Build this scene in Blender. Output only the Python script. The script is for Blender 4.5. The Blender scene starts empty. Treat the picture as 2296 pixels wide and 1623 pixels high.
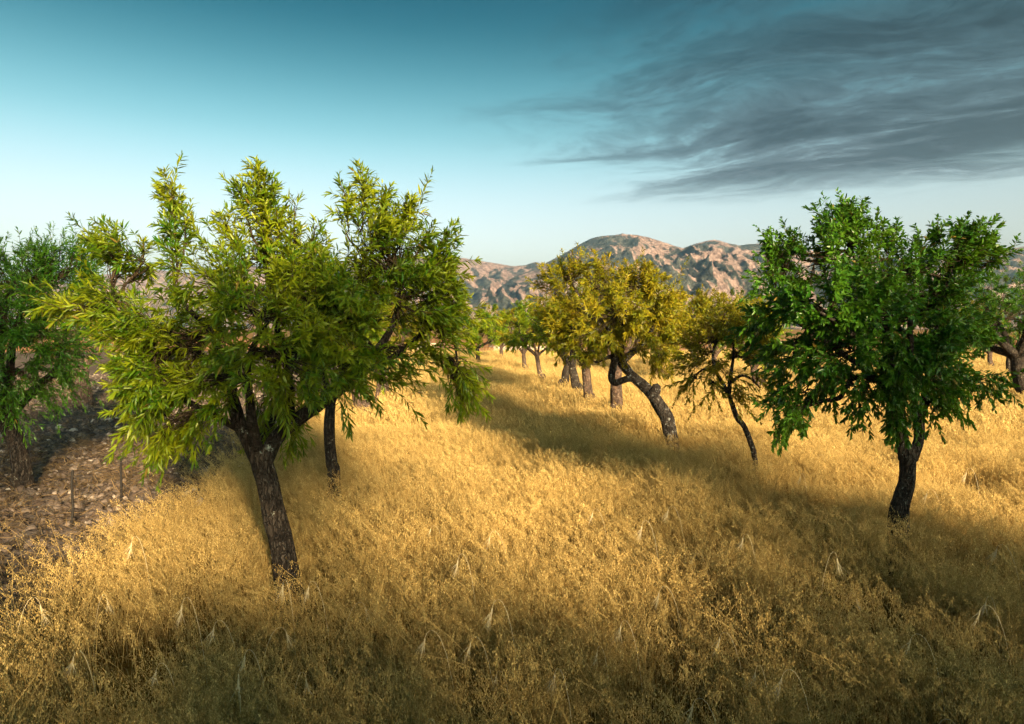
import bpy, math, random
import numpy as np
from mathutils import Vector, noise

# ------------------------------------------------------------------ camera, light, exposure
scene = bpy.context.scene
COL = scene.collection
R = math.radians
CAM_H = 2.35
VW, VH, F = 2296.0, 1623.0, 1523.0          # picture plane units used for laying the orchard out
HORIZON = 735.0
PITCH = math.atan((VH / 2 - HORIZON) / F)

cam_d = bpy.data.cameras.new('camera')
cam_d.sensor_width = 36.0
cam_d.lens = 36.0 * F / VW
cam_d.clip_start = 0.05
cam_d.clip_end = 20000
cam = bpy.data.objects.new('camera', cam_d)
COL.objects.link(cam)
cam.location = (0, 0, CAM_H)
cam.rotation_euler = (math.pi / 2 - PITCH, 0, 0)
scene.camera = cam

SUN_EL = R(15.0)
SUN_H = Vector((0.42, -0.91)).normalized()       # horizontal direction towards the sun
TO_SUN = Vector((SUN_H.x * math.cos(SUN_EL), SUN_H.y * math.cos(SUN_EL), math.sin(SUN_EL)))
SUN_ROT = math.atan2(SUN_H.x, SUN_H.y)           # clockwise from +Y

sun_d = bpy.data.lights.new('sun', 'SUN')
sun_d.energy = 5.0
sun_d.angle = R(5.0)
sun_d.color = (1.0, 0.74, 0.42)
sun = bpy.data.objects.new('sun', sun_d)
COL.objects.link(sun)
sun.rotation_euler = TO_SUN.to_track_quat('Z', 'Y').to_euler()
sun.location = TO_SUN * 60

scene.view_settings.view_transform = 'Standard'
scene.view_settings.look = 'None'
scene.view_settings.gamma = 1.0
scene.view_settings.use_curve_mapping = False
scene.view_settings.exposure = 2.38
scene.cycles.use_denoising = True
scene.cycles.use_adaptive_sampling = True
scene.cycles.adaptive_threshold = 0.025
scene.cycles.max_bounces = 6
scene.cycles.diffuse_bounces = 3
scene.cycles.glossy_bounces = 2
scene.cycles.transparent_max_bounces = 8
scene.cycles.volume_bounces = 0


class NT:
    """small helper to write node graphs"""
    def __init__(self, tree):
        self.t = tree
        self.n = tree.nodes
        self.l = tree.links

    def node(self, kind, **kw):
        nd = self.n.new(kind)
        for k, v in kw.items():
            setattr(nd, k, v)
        return nd

    def put(self, sock, v):
        if hasattr(v, 'is_output'):
            self.l.new(v, sock)
        elif v is not None:
            try:
                sock.default_value = v
            except Exception:
                sock.default_value = tuple(v) + (1.0,)

    def math(self, op, a, b=None, c=None, clamp=False):
        nd = self.node('ShaderNodeMath', operation=op, use_clamp=clamp)
        self.put(nd.inputs[0], a)
        if b is not None: self.put(nd.inputs[1], b)
        if c is not None: self.put(nd.inputs[2], c)
        return nd.outputs[0]

    def vmath(self, op, a, b=None):
        nd = self.node('ShaderNodeVectorMath', operation=op)
        self.put(nd.inputs[0], a)
        if b is not None: self.put(nd.inputs[1], b)
        return nd.outputs[0]

    def comb(self, x, y, z):
        nd = self.node('ShaderNodeCombineXYZ')
        self.put(nd.inputs[0], x); self.put(nd.inputs[1], y); self.put(nd.inputs[2], z)
        return nd.outputs[0]

    def noise(self, vec, scale, detail=4, rough=0.5, dist=0.0):
        nd = self.node('ShaderNodeTexNoise')
        if vec is not None: self.l.new(vec, nd.inputs['Vector'])
        nd.inputs['Scale'].default_value = scale
        nd.inputs['Detail'].default_value = detail
        nd.inputs['Roughness'].default_value = rough
        nd.inputs['Distortion'].default_value = dist
        return nd.outputs['Fac']

    def ramp(self, fac, stops, interp='LINEAR'):
        nd = self.node('ShaderNodeValToRGB')
        cr = nd.color_ramp
        cr.interpolation = interp
        while len(cr.elements) < len(stops):
            cr.elements.new(0.5)
        for e, (p, c) in zip(cr.elements, stops):
            e.position = p
            e.color = tuple(c) + (1.0,) if len(c) == 3 else c
        self.put(nd.inputs[0], fac)
        return nd.outputs[0]

    def mix(self, fac, a, b, blend='MIX'):
        nd = self.node('ShaderNodeMix', data_type='RGBA', blend_type=blend)
        self.put(nd.inputs[0], fac)
        self.put(nd.inputs[6], a if hasattr(a, 'is_output') else tuple(a) + (1.0,))
        self.put(nd.inputs[7], b if hasattr(b, 'is_output') else tuple(b) + (1.0,))
        return nd.outputs[2]

    def smooth(self, v, lo, hi):
        nd = self.node('ShaderNodeMapRange', interpolation_type='SMOOTHSTEP')
        self.put(nd.inputs[0], v)
        nd.inputs[1].default_value = lo; nd.inputs[2].default_value = hi
        nd.inputs[3].default_value = 0.0; nd.inputs[4].default_value = 1.0
        return nd.outputs[0]


# ------------------------------------------------------------------ sky
world = bpy.data.worlds.new('World')
scene.world = world
world.use_nodes = True
w = NT(world.node_tree)
w.n.clear()
w_out = w.node('ShaderNodeOutputWorld')
w_bg = w.node('ShaderNodeBackground')
w_bg.inputs[1].default_value = 0.083
w.l.new(w_bg.outputs[0], w_out.inputs[0])
sky = w.node('ShaderNodeTexSky', sky_type='NISHITA', sun_disc=False)
sky.sun_elevation = SUN_EL
sky.sun_rotation = SUN_ROT
sky.altitude = 100
sky.air_density = 1.0
sky.dust_density = 1.0
sky.ozone_density = 1.6
tc = w.node('ShaderNodeTexCoord')
sep = w.node('ShaderNodeSeparateXYZ')
w.l.new(tc.outputs['Generated'], sep.inputs[0])
dx, dy, dz = sep.outputs
# the same clear evening gradient all round: pale at the horizon, deep teal above
el = w.math('MAXIMUM', dz, 0.0)
grad = w.ramp(el, [(0.0, (0.82, 0.70, 0.74)), (0.05, (0.90, 0.73, 0.66)), (0.10, (0.96, 0.73, 0.61)), (0.184, (0.84, 0.68, 0.54)), (0.268, (0.36, 0.56, 0.43)),
                   (0.377, (0.0, 0.165, 0.150)), (0.46, (0.0, 0.11, 0.115)), (1.0, (0.0, 0.12, 0.14))], 'B_SPLINE')
clear = w.mix(1.0, sky.outputs[0], grad, 'MULTIPLY')
# a sheet of streaky evening cloud over the right-hand half of the sky
zc = w.math('MAXIMUM', dz, 0.03)
cu = w.math('DIVIDE', dx, zc)
cv = w.math('DIVIDE', dy, zc)
ang = R(40)
ca, sa = math.cos(ang), math.sin(ang)
along = w.math('SUBTRACT', w.math('MULTIPLY', cu, ca), w.math('MULTIPLY', cv, sa))
across = w.math('ADD', w.math('MULTIPLY', cu, sa), w.math('MULTIPLY', cv, ca))
warp = w.noise(w.comb(cu, cv, 3.0), 0.7, 2, 0.5)
warp_c = w.math('MULTIPLY', w.math('SUBTRACT', warp, 0.5), 1.5)
acw = w.math('ADD', across, warp_c)
n_big = w.noise(w.comb(w.math('MULTIPLY', along, 0.45), acw, 1.7), 0.80, 3, 0.5)
n_mid = w.noise(w.comb(w.math('MULTIPLY', along, 0.42), acw, 7.7), 2.6, 4, 0.62, 0.15)
n_fine = w.noise(w.comb(w.math('MULTIPLY', along, 0.8), acw, 9.1), 8.5, 4, 0.66, 0.35)
rho = w.math('SQRT', w.math('ADD', w.math('MULTIPLY', cu, cu), w.math('MULTIPLY', cv, cv)))
edge_n = w.math('MULTIPLY', w.math('SUBTRACT', n_big, 0.5), 3.2)
m_side = w.smooth(w.math('ADD', w.math('SUBTRACT', cu, w.math('MAXIMUM', w.math('MULTIPLY', w.math('SUBTRACT', 3.2, cv), 0.75), w.math('MULTIPLY', w.math('SUBTRACT', cv, 3.2), 0.30))), edge_n), -0.75, 1.35)
m_low = w.smooth(w.math('ADD', rho, w.math('MULTIPLY', w.math('SUBTRACT', n_mid, 0.5), 2.0)), 4.6, 6.0)
m_low = w.math('SUBTRACT', 1.0, m_low)
dens = w.math('ADD', w.math('MULTIPLY', n_mid, 0.85), w.math('MULTIPLY', n_fine, 0.62))
dens = w.math('ADD', dens, w.math('MULTIPLY', n_big, 0.45))
body = w.smooth(w.math('ADD', dens, w.math('MULTIPLY', m_side, 0.42)), 0.96, 1.36)
cover = w.math('MULTIPLY', w.math('MULTIPLY', body, m_side), m_low, clamp=True)
cover = w.math('MULTIPLY', w.math('MULTIPLY', cover, 0.96), w.smooth(cv, -2.5, 0.5))
thick = w.smooth(w.math('ADD', w.math('ADD', w.math('MULTIPLY', n_mid, 0.60), w.math('MULTIPLY', n_big, 0.55)), w.math('ADD', w.math('MULTIPLY', n_fine, 0.30), w.math('MULTIPLY', w.math('MINIMUM', cu, 3.0), 0.035))), 0.64, 0.94)
low_c = w.smooth(rho, 2.2, 5.2)
c_thin = w.mix(low_c, (0.20, 0.46, 0.58), (0.60, 0.74, 0.84))
c_dark = w.mix(low_c, (0.008, 0.045, 0.090), (0.15, 0.21, 0.275))
cl_col = w.mix(thick, c_thin, c_dark)
final = w.mix(cover, clear, cl_col)
w.l.new(final, w_bg.inputs[0])


# ------------------------------------------------------------------ layout helpers
_cp, _sp = math.cos(PITCH), math.sin(PITCH)


def ray(vx, vy):
    x = (vx - VW / 2) / F
    y = (VH / 2 - vy) / F
    # camera looks along +Y tilted down by PITCH
    return np.array([x, _cp + y * _sp, -_sp + y * _cp])


def at(vx, vy, Y):
    d = ray(vx, vy)
    t = Y / d[1]
    return np.array([d[0] * t, Y, CAM_H + d[2] * t])


def hit(vx, vy, z):
    d = ray(vx, vy)
    t = (z - CAM_H) / d[2]
    return np.array([d[0] * t, d[1] * t, z])


def link(o, parent=None):
    COL.objects.link(o)
    if parent is not None:
        o.parent = parent
        o.matrix_parent_inverse = parent.matrix_basis.inverted()
    return o


def tag(o, label=None, cat=None, group=None, kind=None):
    if label: o['label'] = label
    if cat: o['category'] = cat
    if group: o['group'] = group
    if kind: o['kind'] = kind
    return o


def empty(name, loc):
    o = bpy.data.objects.new(name, None)
    o.empty_display_size = 0.2
    COL.objects.link(o)
    o.location = loc
    return o


def mesh_np(name, verts, tris=None, quads=None, smooth=False):
    """fast mesh from numpy arrays of triangles and/or quads"""
    me = bpy.data.meshes.new(name)
    verts = np.asarray(verts, dtype=np.float32)
    loops = []; starts = []; totals = []; n = 0
    for arr, k in ((tris, 3), (quads, 4)):
        if arr is not None and len(arr):
            a = np.asarray(arr, dtype=np.int32)
            loops.append(a.ravel())
            starts.append(n + np.arange(len(a), dtype=np.int32) * k)
            totals.append(np.full(len(a), k, dtype=np.int32))
            n += a.size
    loops = np.concatenate(loops); starts = np.concatenate(starts); totals = np.concatenate(totals)
    me.vertices.add(len(verts)); me.vertices.foreach_set('co', verts.ravel())
    me.loops.add(len(loops)); me.loops.foreach_set('vertex_index', loops)
    me.polygons.add(len(starts))
    me.polygons.foreach_set('loop_start', starts)
    me.polygons.foreach_set('loop_total', totals)
    if smooth:
        me.polygons.foreach_set('use_smooth', np.ones(len(starts), dtype=bool))
    me.update(calc_edges=True)
    return me


def obj(name, me, mat=None, parent=None):
    o = bpy.data.objects.new(name, me)
    if mat is not None and not me.materials:
        me.materials.append(mat)
    return link(o, parent)


def nrm(a):
    return a / np.maximum(np.linalg.norm(a, axis=-1, keepdims=True), 1e-9)


# ------------------------------------------------------------------ materials
def new_mat(name):
    m = bpy.data.materials.new(name)
    m.use_nodes = True
    t = NT(m.node_tree)
    t.n.clear()
    out = t.node('ShaderNodeOutputMaterial')
    return m, t, out


def mat_leaf(name, c_lo, c_hi, trans, tr_mix=0.36, rough=0.42):
    m, t, out = new_mat(name)
    geo = t.node('ShaderNodeNewGeometry')
    rnd = geo.outputs['Random Per Island']
    pn = t.smooth(t.noise(t.node('ShaderNodeTexCoord').outputs['Object'], 2.3, 2, 0.5), 0.38, 0.66)
    col = t.mix(t.math('ADD', t.math('MULTIPLY', rnd, 0.55), t.math('MULTIPLY', pn, 0.45)), c_lo, c_hi)
    rare = t.math('GREATER_THAN', rnd, 0.992)
    col = t.mix(rare, col, (0.20, 0.14, 0.03))
    p = t.node('ShaderNodeBsdfPrincipled')
    t.put(p.inputs['Base Color'], col)
    p.inputs['Roughness'].default_value = rough
    p.inputs['Specular IOR Level'].default_value = 0.35
    tr = t.node('ShaderNodeBsdfTranslucent')
    t.put(tr.inputs[0], t.mix(0.5, col, trans))
    mx = t.node('ShaderNodeMixShader')
    mx.inputs[0].default_value = tr_mix
    t.l.new(p.outputs[0], mx.inputs[1]); t.l.new(tr.outputs[0], mx.inputs[2])
    t.l.new(mx.outputs[0], out.inputs[0])
    return m


LEAF_A = mat_leaf('almond_leaf', (0.018, 0.105, 0.004), (0.255, 0.290, 0.008), (0.46, 0.46, 0.01), 0.32)
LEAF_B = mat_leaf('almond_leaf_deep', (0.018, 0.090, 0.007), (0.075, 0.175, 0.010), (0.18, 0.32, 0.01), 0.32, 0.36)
LEAF_G = mat_leaf('almond_leaf_late', (0.085, 0.130, 0.006), (0.320, 0.250, 0.010), (0.48, 0.37, 0.01))
LEAF_D = mat_leaf('scrub_leaf', (0.030, 0.070, 0.012), (0.070, 0.110, 0.014), (0.12, 0.16, 0.01), 0.25)


def bark_warp(t, tc):
    nz = t.node('ShaderNodeTexNoise')
    nz.inputs['Scale'].default_value = 14.0
    t.l.new(tc.outputs['Object'], nz.inputs['Vector'])
    sc = t.node('ShaderNodeVectorMath', operation='SCALE')
    t.l.new(nz.outputs['Color'], sc.inputs[0])
    sc.inputs['Scale'].default_value = 0.10
    return sc.outputs[0]


def mat_bark(name, base, dark, lichen=0.2, lich_col=(0.38, 0.40, 0.34), scale=1.0):
    m, t, out = new_mat(name)
    tc = t.node('ShaderNodeTexCoord')
    mp = t.node('ShaderNodeMapping')
    t.l.new(tc.outputs['Object'], mp.inputs[0])
    mp.inputs['Scale'].default_value = (1.0, 1.0, 0.13)
    n1 = t.noise(mp.outputs[0], 46 * scale, 5, 0.62, 0.5)
    n2 = t.noise(tc.outputs['Object'], 7 * scale, 4, 0.55)
    mp2 = t.node('ShaderNodeMapping')
    t.l.new(t.vmath('ADD', tc.outputs['Object'], bark_warp(t, tc)), mp2.inputs[0])
    mp2.inputs['Scale'].default_value = (1.0, 1.0, 0.17)
    vo = t.node('ShaderNodeTexVoronoi', feature='DISTANCE_TO_EDGE')
    vo.inputs['Scale'].default_value = 30 * scale
    t.l.new(mp2.outputs[0], vo.inputs['Vector'])
    crack = t.smooth(vo.outputs['Distance'], 0.0, 0.22)
    col = t.mix(t.smooth(n1, 0.30, 0.66), dark, base)
    col = t.mix(t.math('ADD', t.math('MULTIPLY', crack, 0.65), 0.35), dark, col)
    col = t.mix(t.math('MULTIPLY', t.smooth(n2, 0.45, 0.75), 0.5), col, (base[0] * 1.5, base[1] * 1.35, base[2] * 1.2))
    n3 = t.noise(tc.outputs['Object'], 16 * scale, 5, 0.7)
    lm = t.math('MULTIPLY', t.smooth(t.math('ADD', n3, t.math('MULTIPLY', n2, 0.4)), 0.86 - lichen * 0.3, 0.93 - lichen * 0.3), 0.85)
    col = t.mix(lm, col, lich_col)
    p = t.node('ShaderNodeBsdfPrincipled')
    t.put(p.inputs['Base Color'], col)
    p.inputs['Roughness'].default_value = 0.9
    p.inputs['Specular IOR Level'].default_value = 0.15
    b = t.node('ShaderNodeBump')
    b.inputs['Strength'].default_value = 1.0
    b.inputs['Distance'].default_value = 0.035
    t.put(b.inputs['Height'], t.math('ADD', t.math('MULTIPLY', crack, 0.8), t.math('MULTIPLY', n1, 0.5)))
    t.l.new(b.outputs[0], p.inputs['Normal'])
    t.l.new(p.outputs[0], out.inputs[0])
    return m


BARK_DARK = mat_bark('bark_dark', (0.072, 0.061, 0.052), (0.009, 0.007, 0.007), 0.08)
BARK_LICHEN = mat_bark('bark_lichen', (0.075, 0.065, 0.058), (0.018, 0.015, 0.014), 0.30, (0.30, 0.31, 0.30))
BARK_WARM = mat_bark('bark_warm', (0.150, 0.105, 0.080), (0.045, 0.032, 0.028), 0.15)
TWIG = mat_bark('twig_bark', (0.085, 0.062, 0.038), (0.030, 0.024, 0.016), 0.1)


def mat_straw(name, lo, hi, trans=0.3):
    m, t, out = new_mat(name)
    geo = t.node('ShaderNodeNewGeometry')
    oi = t.node('ShaderNodeObjectInfo')
    a = t.mix(geo.outputs['Random Per Island'], lo, hi)
    k = t.math('ADD', t.math('MULTIPLY', oi.outputs['Random'], 0.45), 0.74)
    col = t.mix(1.0, a, t.comb(k, k, k), 'MULTIPLY')
    d = t.node('ShaderNodeBsdfDiffuse')
    t.put(d.inputs[0], col)
    tr = t.node('ShaderNodeBsdfTranslucent')
    t.put(tr.inputs[0], col)
    mx = t.node('ShaderNodeMixShader')
    mx.inputs[0].default_value = trans
    t.l.new(d.outputs[0], mx.inputs[1]); t.l.new(tr.outputs[0], mx.inputs[2])
    t.l.new(mx.outputs[0], out.inputs[0])
    return m


STRAW = mat_straw('oat_straw', (0.34, 0.235, 0.085), (0.56, 0.41, 0.17))
SPIKELET = mat_straw('oat_spikelet', (0.48, 0.330, 0.110), (0.76, 0.57, 0.24), 0.35)
AWN = mat_straw('barley_awn', (0.66, 0.56, 0.36), (0.85, 0.76, 0.54), 0.35)


def mat_simple(name, col, rough=0.8, nscale=12.0, var=0.35, bump=0.02, spec=0.2, metal=0.0):
    m, t, out = new_mat(name)
    tc = t.node('ShaderNodeTexCoord')
    n = t.noise(tc.outputs['Object'], nscale, 5, 0.6)
    c = t.mix(t.smooth(n, 0.3, 0.7), tuple(x * (1 - var) for x in col), tuple(min(1, x * (1 + var)) for x in col))
    p = t.node('ShaderNodeBsdfPrincipled')
    t.put(p.inputs['Base Color'], c)
    p.inputs['Roughness'].default_value = rough
    p.inputs['Specular IOR Level'].default_value = spec
    p.inputs['Metallic'].default_value = metal
    b = t.node('ShaderNodeBump'); b.inputs['Distance'].default_value = bump
    t.put(b.inputs['Height'], n)
    t.l.new(b.outputs[0], p.inputs['Normal'])
    t.l.new(p.outputs[0], out.inputs[0])
    return m


def mat_clod():
    m, t, out = new_mat('soil_clod')
    oi = t.node('ShaderNodeObjectInfo')
    tc = t.node('ShaderNodeTexCoord')
    n = t.noise(tc.outputs['Object'], 3.0, 4, 0.6)
    c = t.ramp(oi.outputs['Random'], [(0.0, (0.062, 0.049, 0.043)), (0.6, (0.150, 0.120, 0.105)), (0.92, (0.25, 0.205, 0.18)), (0.96, (0.48, 0.41, 0.36)), (1.0, (0.58, 0.52, 0.47))])
    c = t.mix(t.math('MULTIPLY', n, 0.6), c, (0.045, 0.030, 0.022))
    d = t.node('ShaderNodeBsdfDiffuse')
    t.put(d.inputs[0], c)
    t.l.new(d.outputs[0], out.inputs[0])
    return m


def mat_ground(name, c1, c2, c3, s1, s2):
    m, t, out = new_mat(name)
    tc = t.node('ShaderNodeTexCoord')
    n1 = t.noise(tc.outputs['Object'], s1, 6, 0.6)
    n2 = t.noise(tc.outputs['Object'], s2, 5, 0.65)
    c = t.mix(t.smooth(n1, 0.35, 0.65), c1, c2)
    c = t.mix(t.smooth(n2, 0.45, 0.72), c, c3)
    d = t.node('ShaderNodeBsdfDiffuse')
    t.put(d.inputs[0], c)
    b = t.node('ShaderNodeBump'); b.inputs['Distance'].default_value = 0.06
    t.put(b.inputs['Height'], n2)
    t.l.new(b.outputs[0], d.inputs['Normal'])
    t.l.new(d.outputs[0], out.inputs[0])
    return m


FAR_GROUND = mat_ground('far_ground', (0.20, 0.125, 0.06), (0.33, 0.20, 0.09), (0.16, 0.10, 0.05), 0.05, 0.9)
OAT_FLOOR = mat_ground('oat_floor', (0.15, 0.085, 0.022), (0.30, 0.175, 0.045), (0.10, 0.055, 0.018), 1.2, 14.0)
SOIL = mat_ground('turned_soil', (0.110, 0.088, 0.077), (0.180, 0.145, 0.128), (0.058, 0.046, 0.041), 1.5, 9.0)
REDSOIL = mat_ground('red_earth', (0.34, 0.17, 0.085), (0.42, 0.23, 0.12), (0.25, 0.13, 0.07), 0.25, 3.0)


# ------------------------------------------------------------------ ground
def disc(name, r0, r1, z, mat, n=96):
    v = [(0, 0, z)] if r0 == 0 else []
    a = np.linspace(0, 2 * math.pi, n, endpoint=False)
    v = np.stack([np.cos(a) * r1, np.sin(a) * r1, np.full(n, z)], 1)
    v = np.vstack([v, [[0, 0, z]]])
    tr = [(i, (i + 1) % n, n) for i in range(n)]
    return obj(name, mesh_np(name, v, tris=tr), mat)


tag(disc('ground', 0, 9000, -0.03, FAR_GROUND), kind='structure')


# edge between the oats and the turned soil on the left (X as a function of Y)
def edge_x(y):
    return -3.80 - 0.13 * (y - 5.0) + 0.10 * np.sin(y * 0.9) + 0.06 * np.sin(y * 2.3 + 1)


def fence_x(y):
    return -5.30 - 0.115 * (y - 8.2)


FIELD_END = 58.0
ys = np.concatenate([np.linspace(-14, 20, 69), np.linspace(21, FIELD_END, 38)])
lv = np.stack([edge_x(ys), ys, np.full_like(ys, 0.0)], 1)
rv = np.stack([np.full_like(ys, 70.0), ys, np.full_like(ys, 0.0)], 1)
nv = len(ys)
q = [(i, nv + i, nv + i + 1, i + 1) for i in range(nv - 1)]
tag(obj('oat_field_floor', mesh_np('oat_field_floor', np.vstack([lv, rv]), quads=q), OAT_FLOOR), kind='structure')

# turned soil: an uneven sheet of furrows and clods
rows = np.concatenate([np.arange(3.0, 16, 0.07), np.arange(16, 32, 0.16), np.arange(32, 75, 0.6)])
cols = np.concatenate([np.linspace(0, 6, 90), np.linspace(6.12, 16, 60), np.linspace(16.5, 70, 50)])
YY, CC = np.meshgrid(rows, cols, indexing='ij')
XX = edge_x(YY) + 0.12 - CC
ZZ = np.zeros_like(XX)
it = np.nditer(XX, flags=['multi_index'])
for i in range(XX.shape[0]):
    far = rows[i] > 32
    for j in range(XX.shape[1]):
        x, y = XX[i, j], YY[i, j]
        if far:
            ZZ[i, j] = 0.05 * noise.noise((x * 0.8, y * 0.8, 1))
        else:
            ZZ[i, j] = 0.085 * noise.fractal((x * 2.6, y * 2.6, 3.0), 0.8, 2.1, 4) + 0.02 * noise.noise((x * 11, y * 11, 5))
ZZ += 0.03
ZZ -= 0.10 * np.clip(1 - CC / 0.25, 0, 1)
nr, nc = XX.shape
idx = np.arange(nr * nc).reshape(nr, nc)
q = np.stack([idx[:-1, :-1], idx[1:, :-1], idx[1:, 1:], idx[:-1, 1:]], -1).reshape(-1, 4)
tag(obj('turned_soil', mesh_np('turned_soil', np.stack([XX, YY, ZZ], -1).reshape(-1, 3), quads=q, smooth=True), SOIL), kind='structure')

# strip of bare reddish earth beyond the far fence
v = [(-80, FIELD_END + 0.2, 0.0), (90, FIELD_END + 0.2, 0.0), (120, 130, 0.25), (-110, 130, 0.25)]
tag(obj('bare_earth', mesh_np('bare_earth', v, quads=[(0, 1, 2, 3)]), REDSOIL), kind='structure')


# ------------------------------------------------------------------ mountains
def mat_mountain():
    m, t, out = new_mat('mountain_rock')
    tc = t.node('ShaderNodeTexCoord')
    geo = t.node('ShaderNodeNewGeometry')
    n1 = t.noise(tc.outputs['Object'], 0.011, 8, 0.66, 0.4)
    n2 = t.noise(tc.outputs['Object'], 0.045, 8, 0.72)
    n3 = t.noise(tc.outputs['Object'], 0.0042, 4, 0.55)
    rock = t.mix(t.smooth(n2, 0.40, 0.60), (0.33, 0.237, 0.222), (0.71, 0.515, 0.475))
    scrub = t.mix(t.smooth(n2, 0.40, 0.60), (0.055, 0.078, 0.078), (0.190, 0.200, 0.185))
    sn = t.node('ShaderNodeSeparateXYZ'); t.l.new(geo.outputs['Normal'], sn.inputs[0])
    n1 = t.math('ADD', n1, t.math('MULTIPLY', sn.outputs[0], -0.42))  # more scrub on left-facing slopes, painting their blue shade into the colour
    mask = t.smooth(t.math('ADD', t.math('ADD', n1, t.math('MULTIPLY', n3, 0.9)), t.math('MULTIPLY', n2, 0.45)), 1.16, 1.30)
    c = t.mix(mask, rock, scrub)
    d = t.node('ShaderNodeBsdfDiffuse')
    t.put(d.inputs[0], c)
    b = t.node('ShaderNodeBump')
    b.inputs['Distance'].default_value = 60.0
    b.inputs['Strength'].default_value = 1.0
    t.put(b.inputs['Height'], n2)
    t.l.new(b.outputs[0], d.inputs['Normal'])
    t.l.new(d.outputs[0], out.inputs[0])
    return m


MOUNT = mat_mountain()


def mountain(prof, Yr, Yb, x0, x1, seed, n=420, m=150, amp=70.0, fold=0.5, skew=0.0):
    """a range whose crest follows prof (picture column -> crest row), standing at depth Yr"""
    px = np.array([p[0] for p in prof], float); py = np.array([p[1] for p in prof], float)
    vx = np.linspace(x0, x1, n)
    vy = np.interp(vx, px, py)
    k = np.exp(-0.5 * (np.arange(-4, 5) / 1.6) ** 2); k /= k.sum()
    vy = np.convolve(np.pad(vy, 4, mode='edge'), k, 'valid')
    tt = np.concatenate([np.linspace(0, 1, m), [1.12, 1.3, 1.6]])
    V = np.zeros((n, len(tt), 3))
    for i in range(n):
        c = at(vx[i], vy[i], Yr)
        H = c[2]
        for j, t in enumerate(tt):
            if t <= 1:
                y = Yb + (Yr - Yb) * t
                x = c[0] + skew * (1 - t) * (Yr - Yb)
                s = t ** 1.15
                z = H * s
                rg = noise.ridged_multi_fractal((x * 0.0040 + seed, y * 0.0020 + 0.0014 * x, seed), 0.88, 2.1, 7, 1.0, 2.0)
                fb = noise.fractal((x * 0.012, y * 0.010, seed + 4), 0.8, 2.2, 5)
                env = (1 - t) ** 0.8 * min(1, t * 2.2)
                z += amp * env * (rg - 1.15) * 1.35 + fb * 16 * (0.15 + env)
                z += (1.0 - abs(t - 1)) * 0
            else:
                y = Yr + (Yr - Yb) * (t - 1)
                x = c[0]
                z = H * (1 - (t - 1) * 1.4)
            V[i, j] = (x, y, z)
    idx = np.arange(n * len(tt)).reshape(n, len(tt))
    q = np.stack([idx[:-1, :-1], idx[1:, :-1], idx[1:, 1:], idx[:-1, 1:]], -1).reshape(-1, 4)
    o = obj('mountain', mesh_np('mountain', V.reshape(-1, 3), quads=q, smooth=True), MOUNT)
    tag(o, kind='structure')
    return o


main_prof = [(980, 730), (1060, 700), (1100, 660), (1150, 622), (1200, 601), (1240, 582), (1262, 570), (1300, 548), (1328, 533), (1345, 529), (1372, 527),
             (1400, 525), (1425, 527), (1450, 531), (1480, 540), (1520, 553), (1560, 566), (1610, 590), (1680, 630), (1780, 680), (1900, 730)]
left_prof = [(-700, 690), (-300, 650), (0, 640), (150, 636), (215, 626), (240, 616), (262, 612), (300, 622), (340, 604), (420, 612), (520, 600), (640, 590), (760, 585), (900, 572), (985, 572),
             (1030, 577), (1075, 584), (1110, 590), (1150, 597), (1185, 594), (1190, 588), (1212, 587), (1218, 594), (1300, 610), (1400, 650), (1500, 720)]
right_prof = [(1440, 640), (1500, 575), (1530, 556), (1560, 546), (1590, 538), (1606, 537), (1625, 545), (1650, 551), (1690, 546), (1730, 544), (1790, 556), (1850, 566),
              (1930, 572), (2010, 583), (2050, 580), (2100, 566), (2160, 548), (2180, 545), (2215, 549), (2250, 557), (2275, 556), (2296, 552), (2400, 540), (2700, 585), (3100, 650)]
mountain(left_prof, 3500, 1900, -700, 1500, 3.1, n=520, amp=110, skew=0.05)
mountain(right_prof, 3050, 1500, 1440, 3100, 9.7, n=460, amp=125, skew=-0.10)
mountain(main_prof, 2600, 1150, 980, 1900, 6.3, n=420, amp=120, skew=0.10)


# ------------------------------------------------------------------ trees
GOLD = math.pi * (3 - math.sqrt(5))


def tubes(paths, radii, sides):
    """many tubes at once: paths (N,K,3), radii (N,K)"""
    N, K, _ = paths.shape
    tang = np.zeros_like(paths)
    tang[:, 1:-1] = paths[:, 2:] - paths[:, :-2]
    tang[:, 0] = paths[:, 1] - paths[:, 0]
    tang[:, -1] = paths[:, -1] - paths[:, -2]
    tang = nrm(tang)
    ref = np.where(np.abs(tang[:, :1, 2:3]) < 0.9, np.array([0, 0, 1.0]), np.array([1.0, 0, 0]))
    ref = np.broadcast_to(ref, tang.shape)
    u = nrm(np.cross(tang, ref)); vv = np.cross(tang, u)
    a = np.linspace(0, 2 * math.pi, sides, endpoint=False)
    ring = u[:, :, None, :] * np.cos(a)[None, None, :, None] + vv[:, :, None, :] * np.sin(a)[None, None, :, None]
    V = paths[:, :, None, :] + ring * radii[:, :, None, None]
    idx = np.arange(N * K * sides).reshape(N, K, sides)
    nx = np.roll(idx, -1, axis=2)
    q = np.stack([idx[:, :-1], nx[:, :-1], nx[:, 1:], idx[:, 1:]], -1).reshape(-1, 4)
    return V.reshape(-1, 3), q


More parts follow.
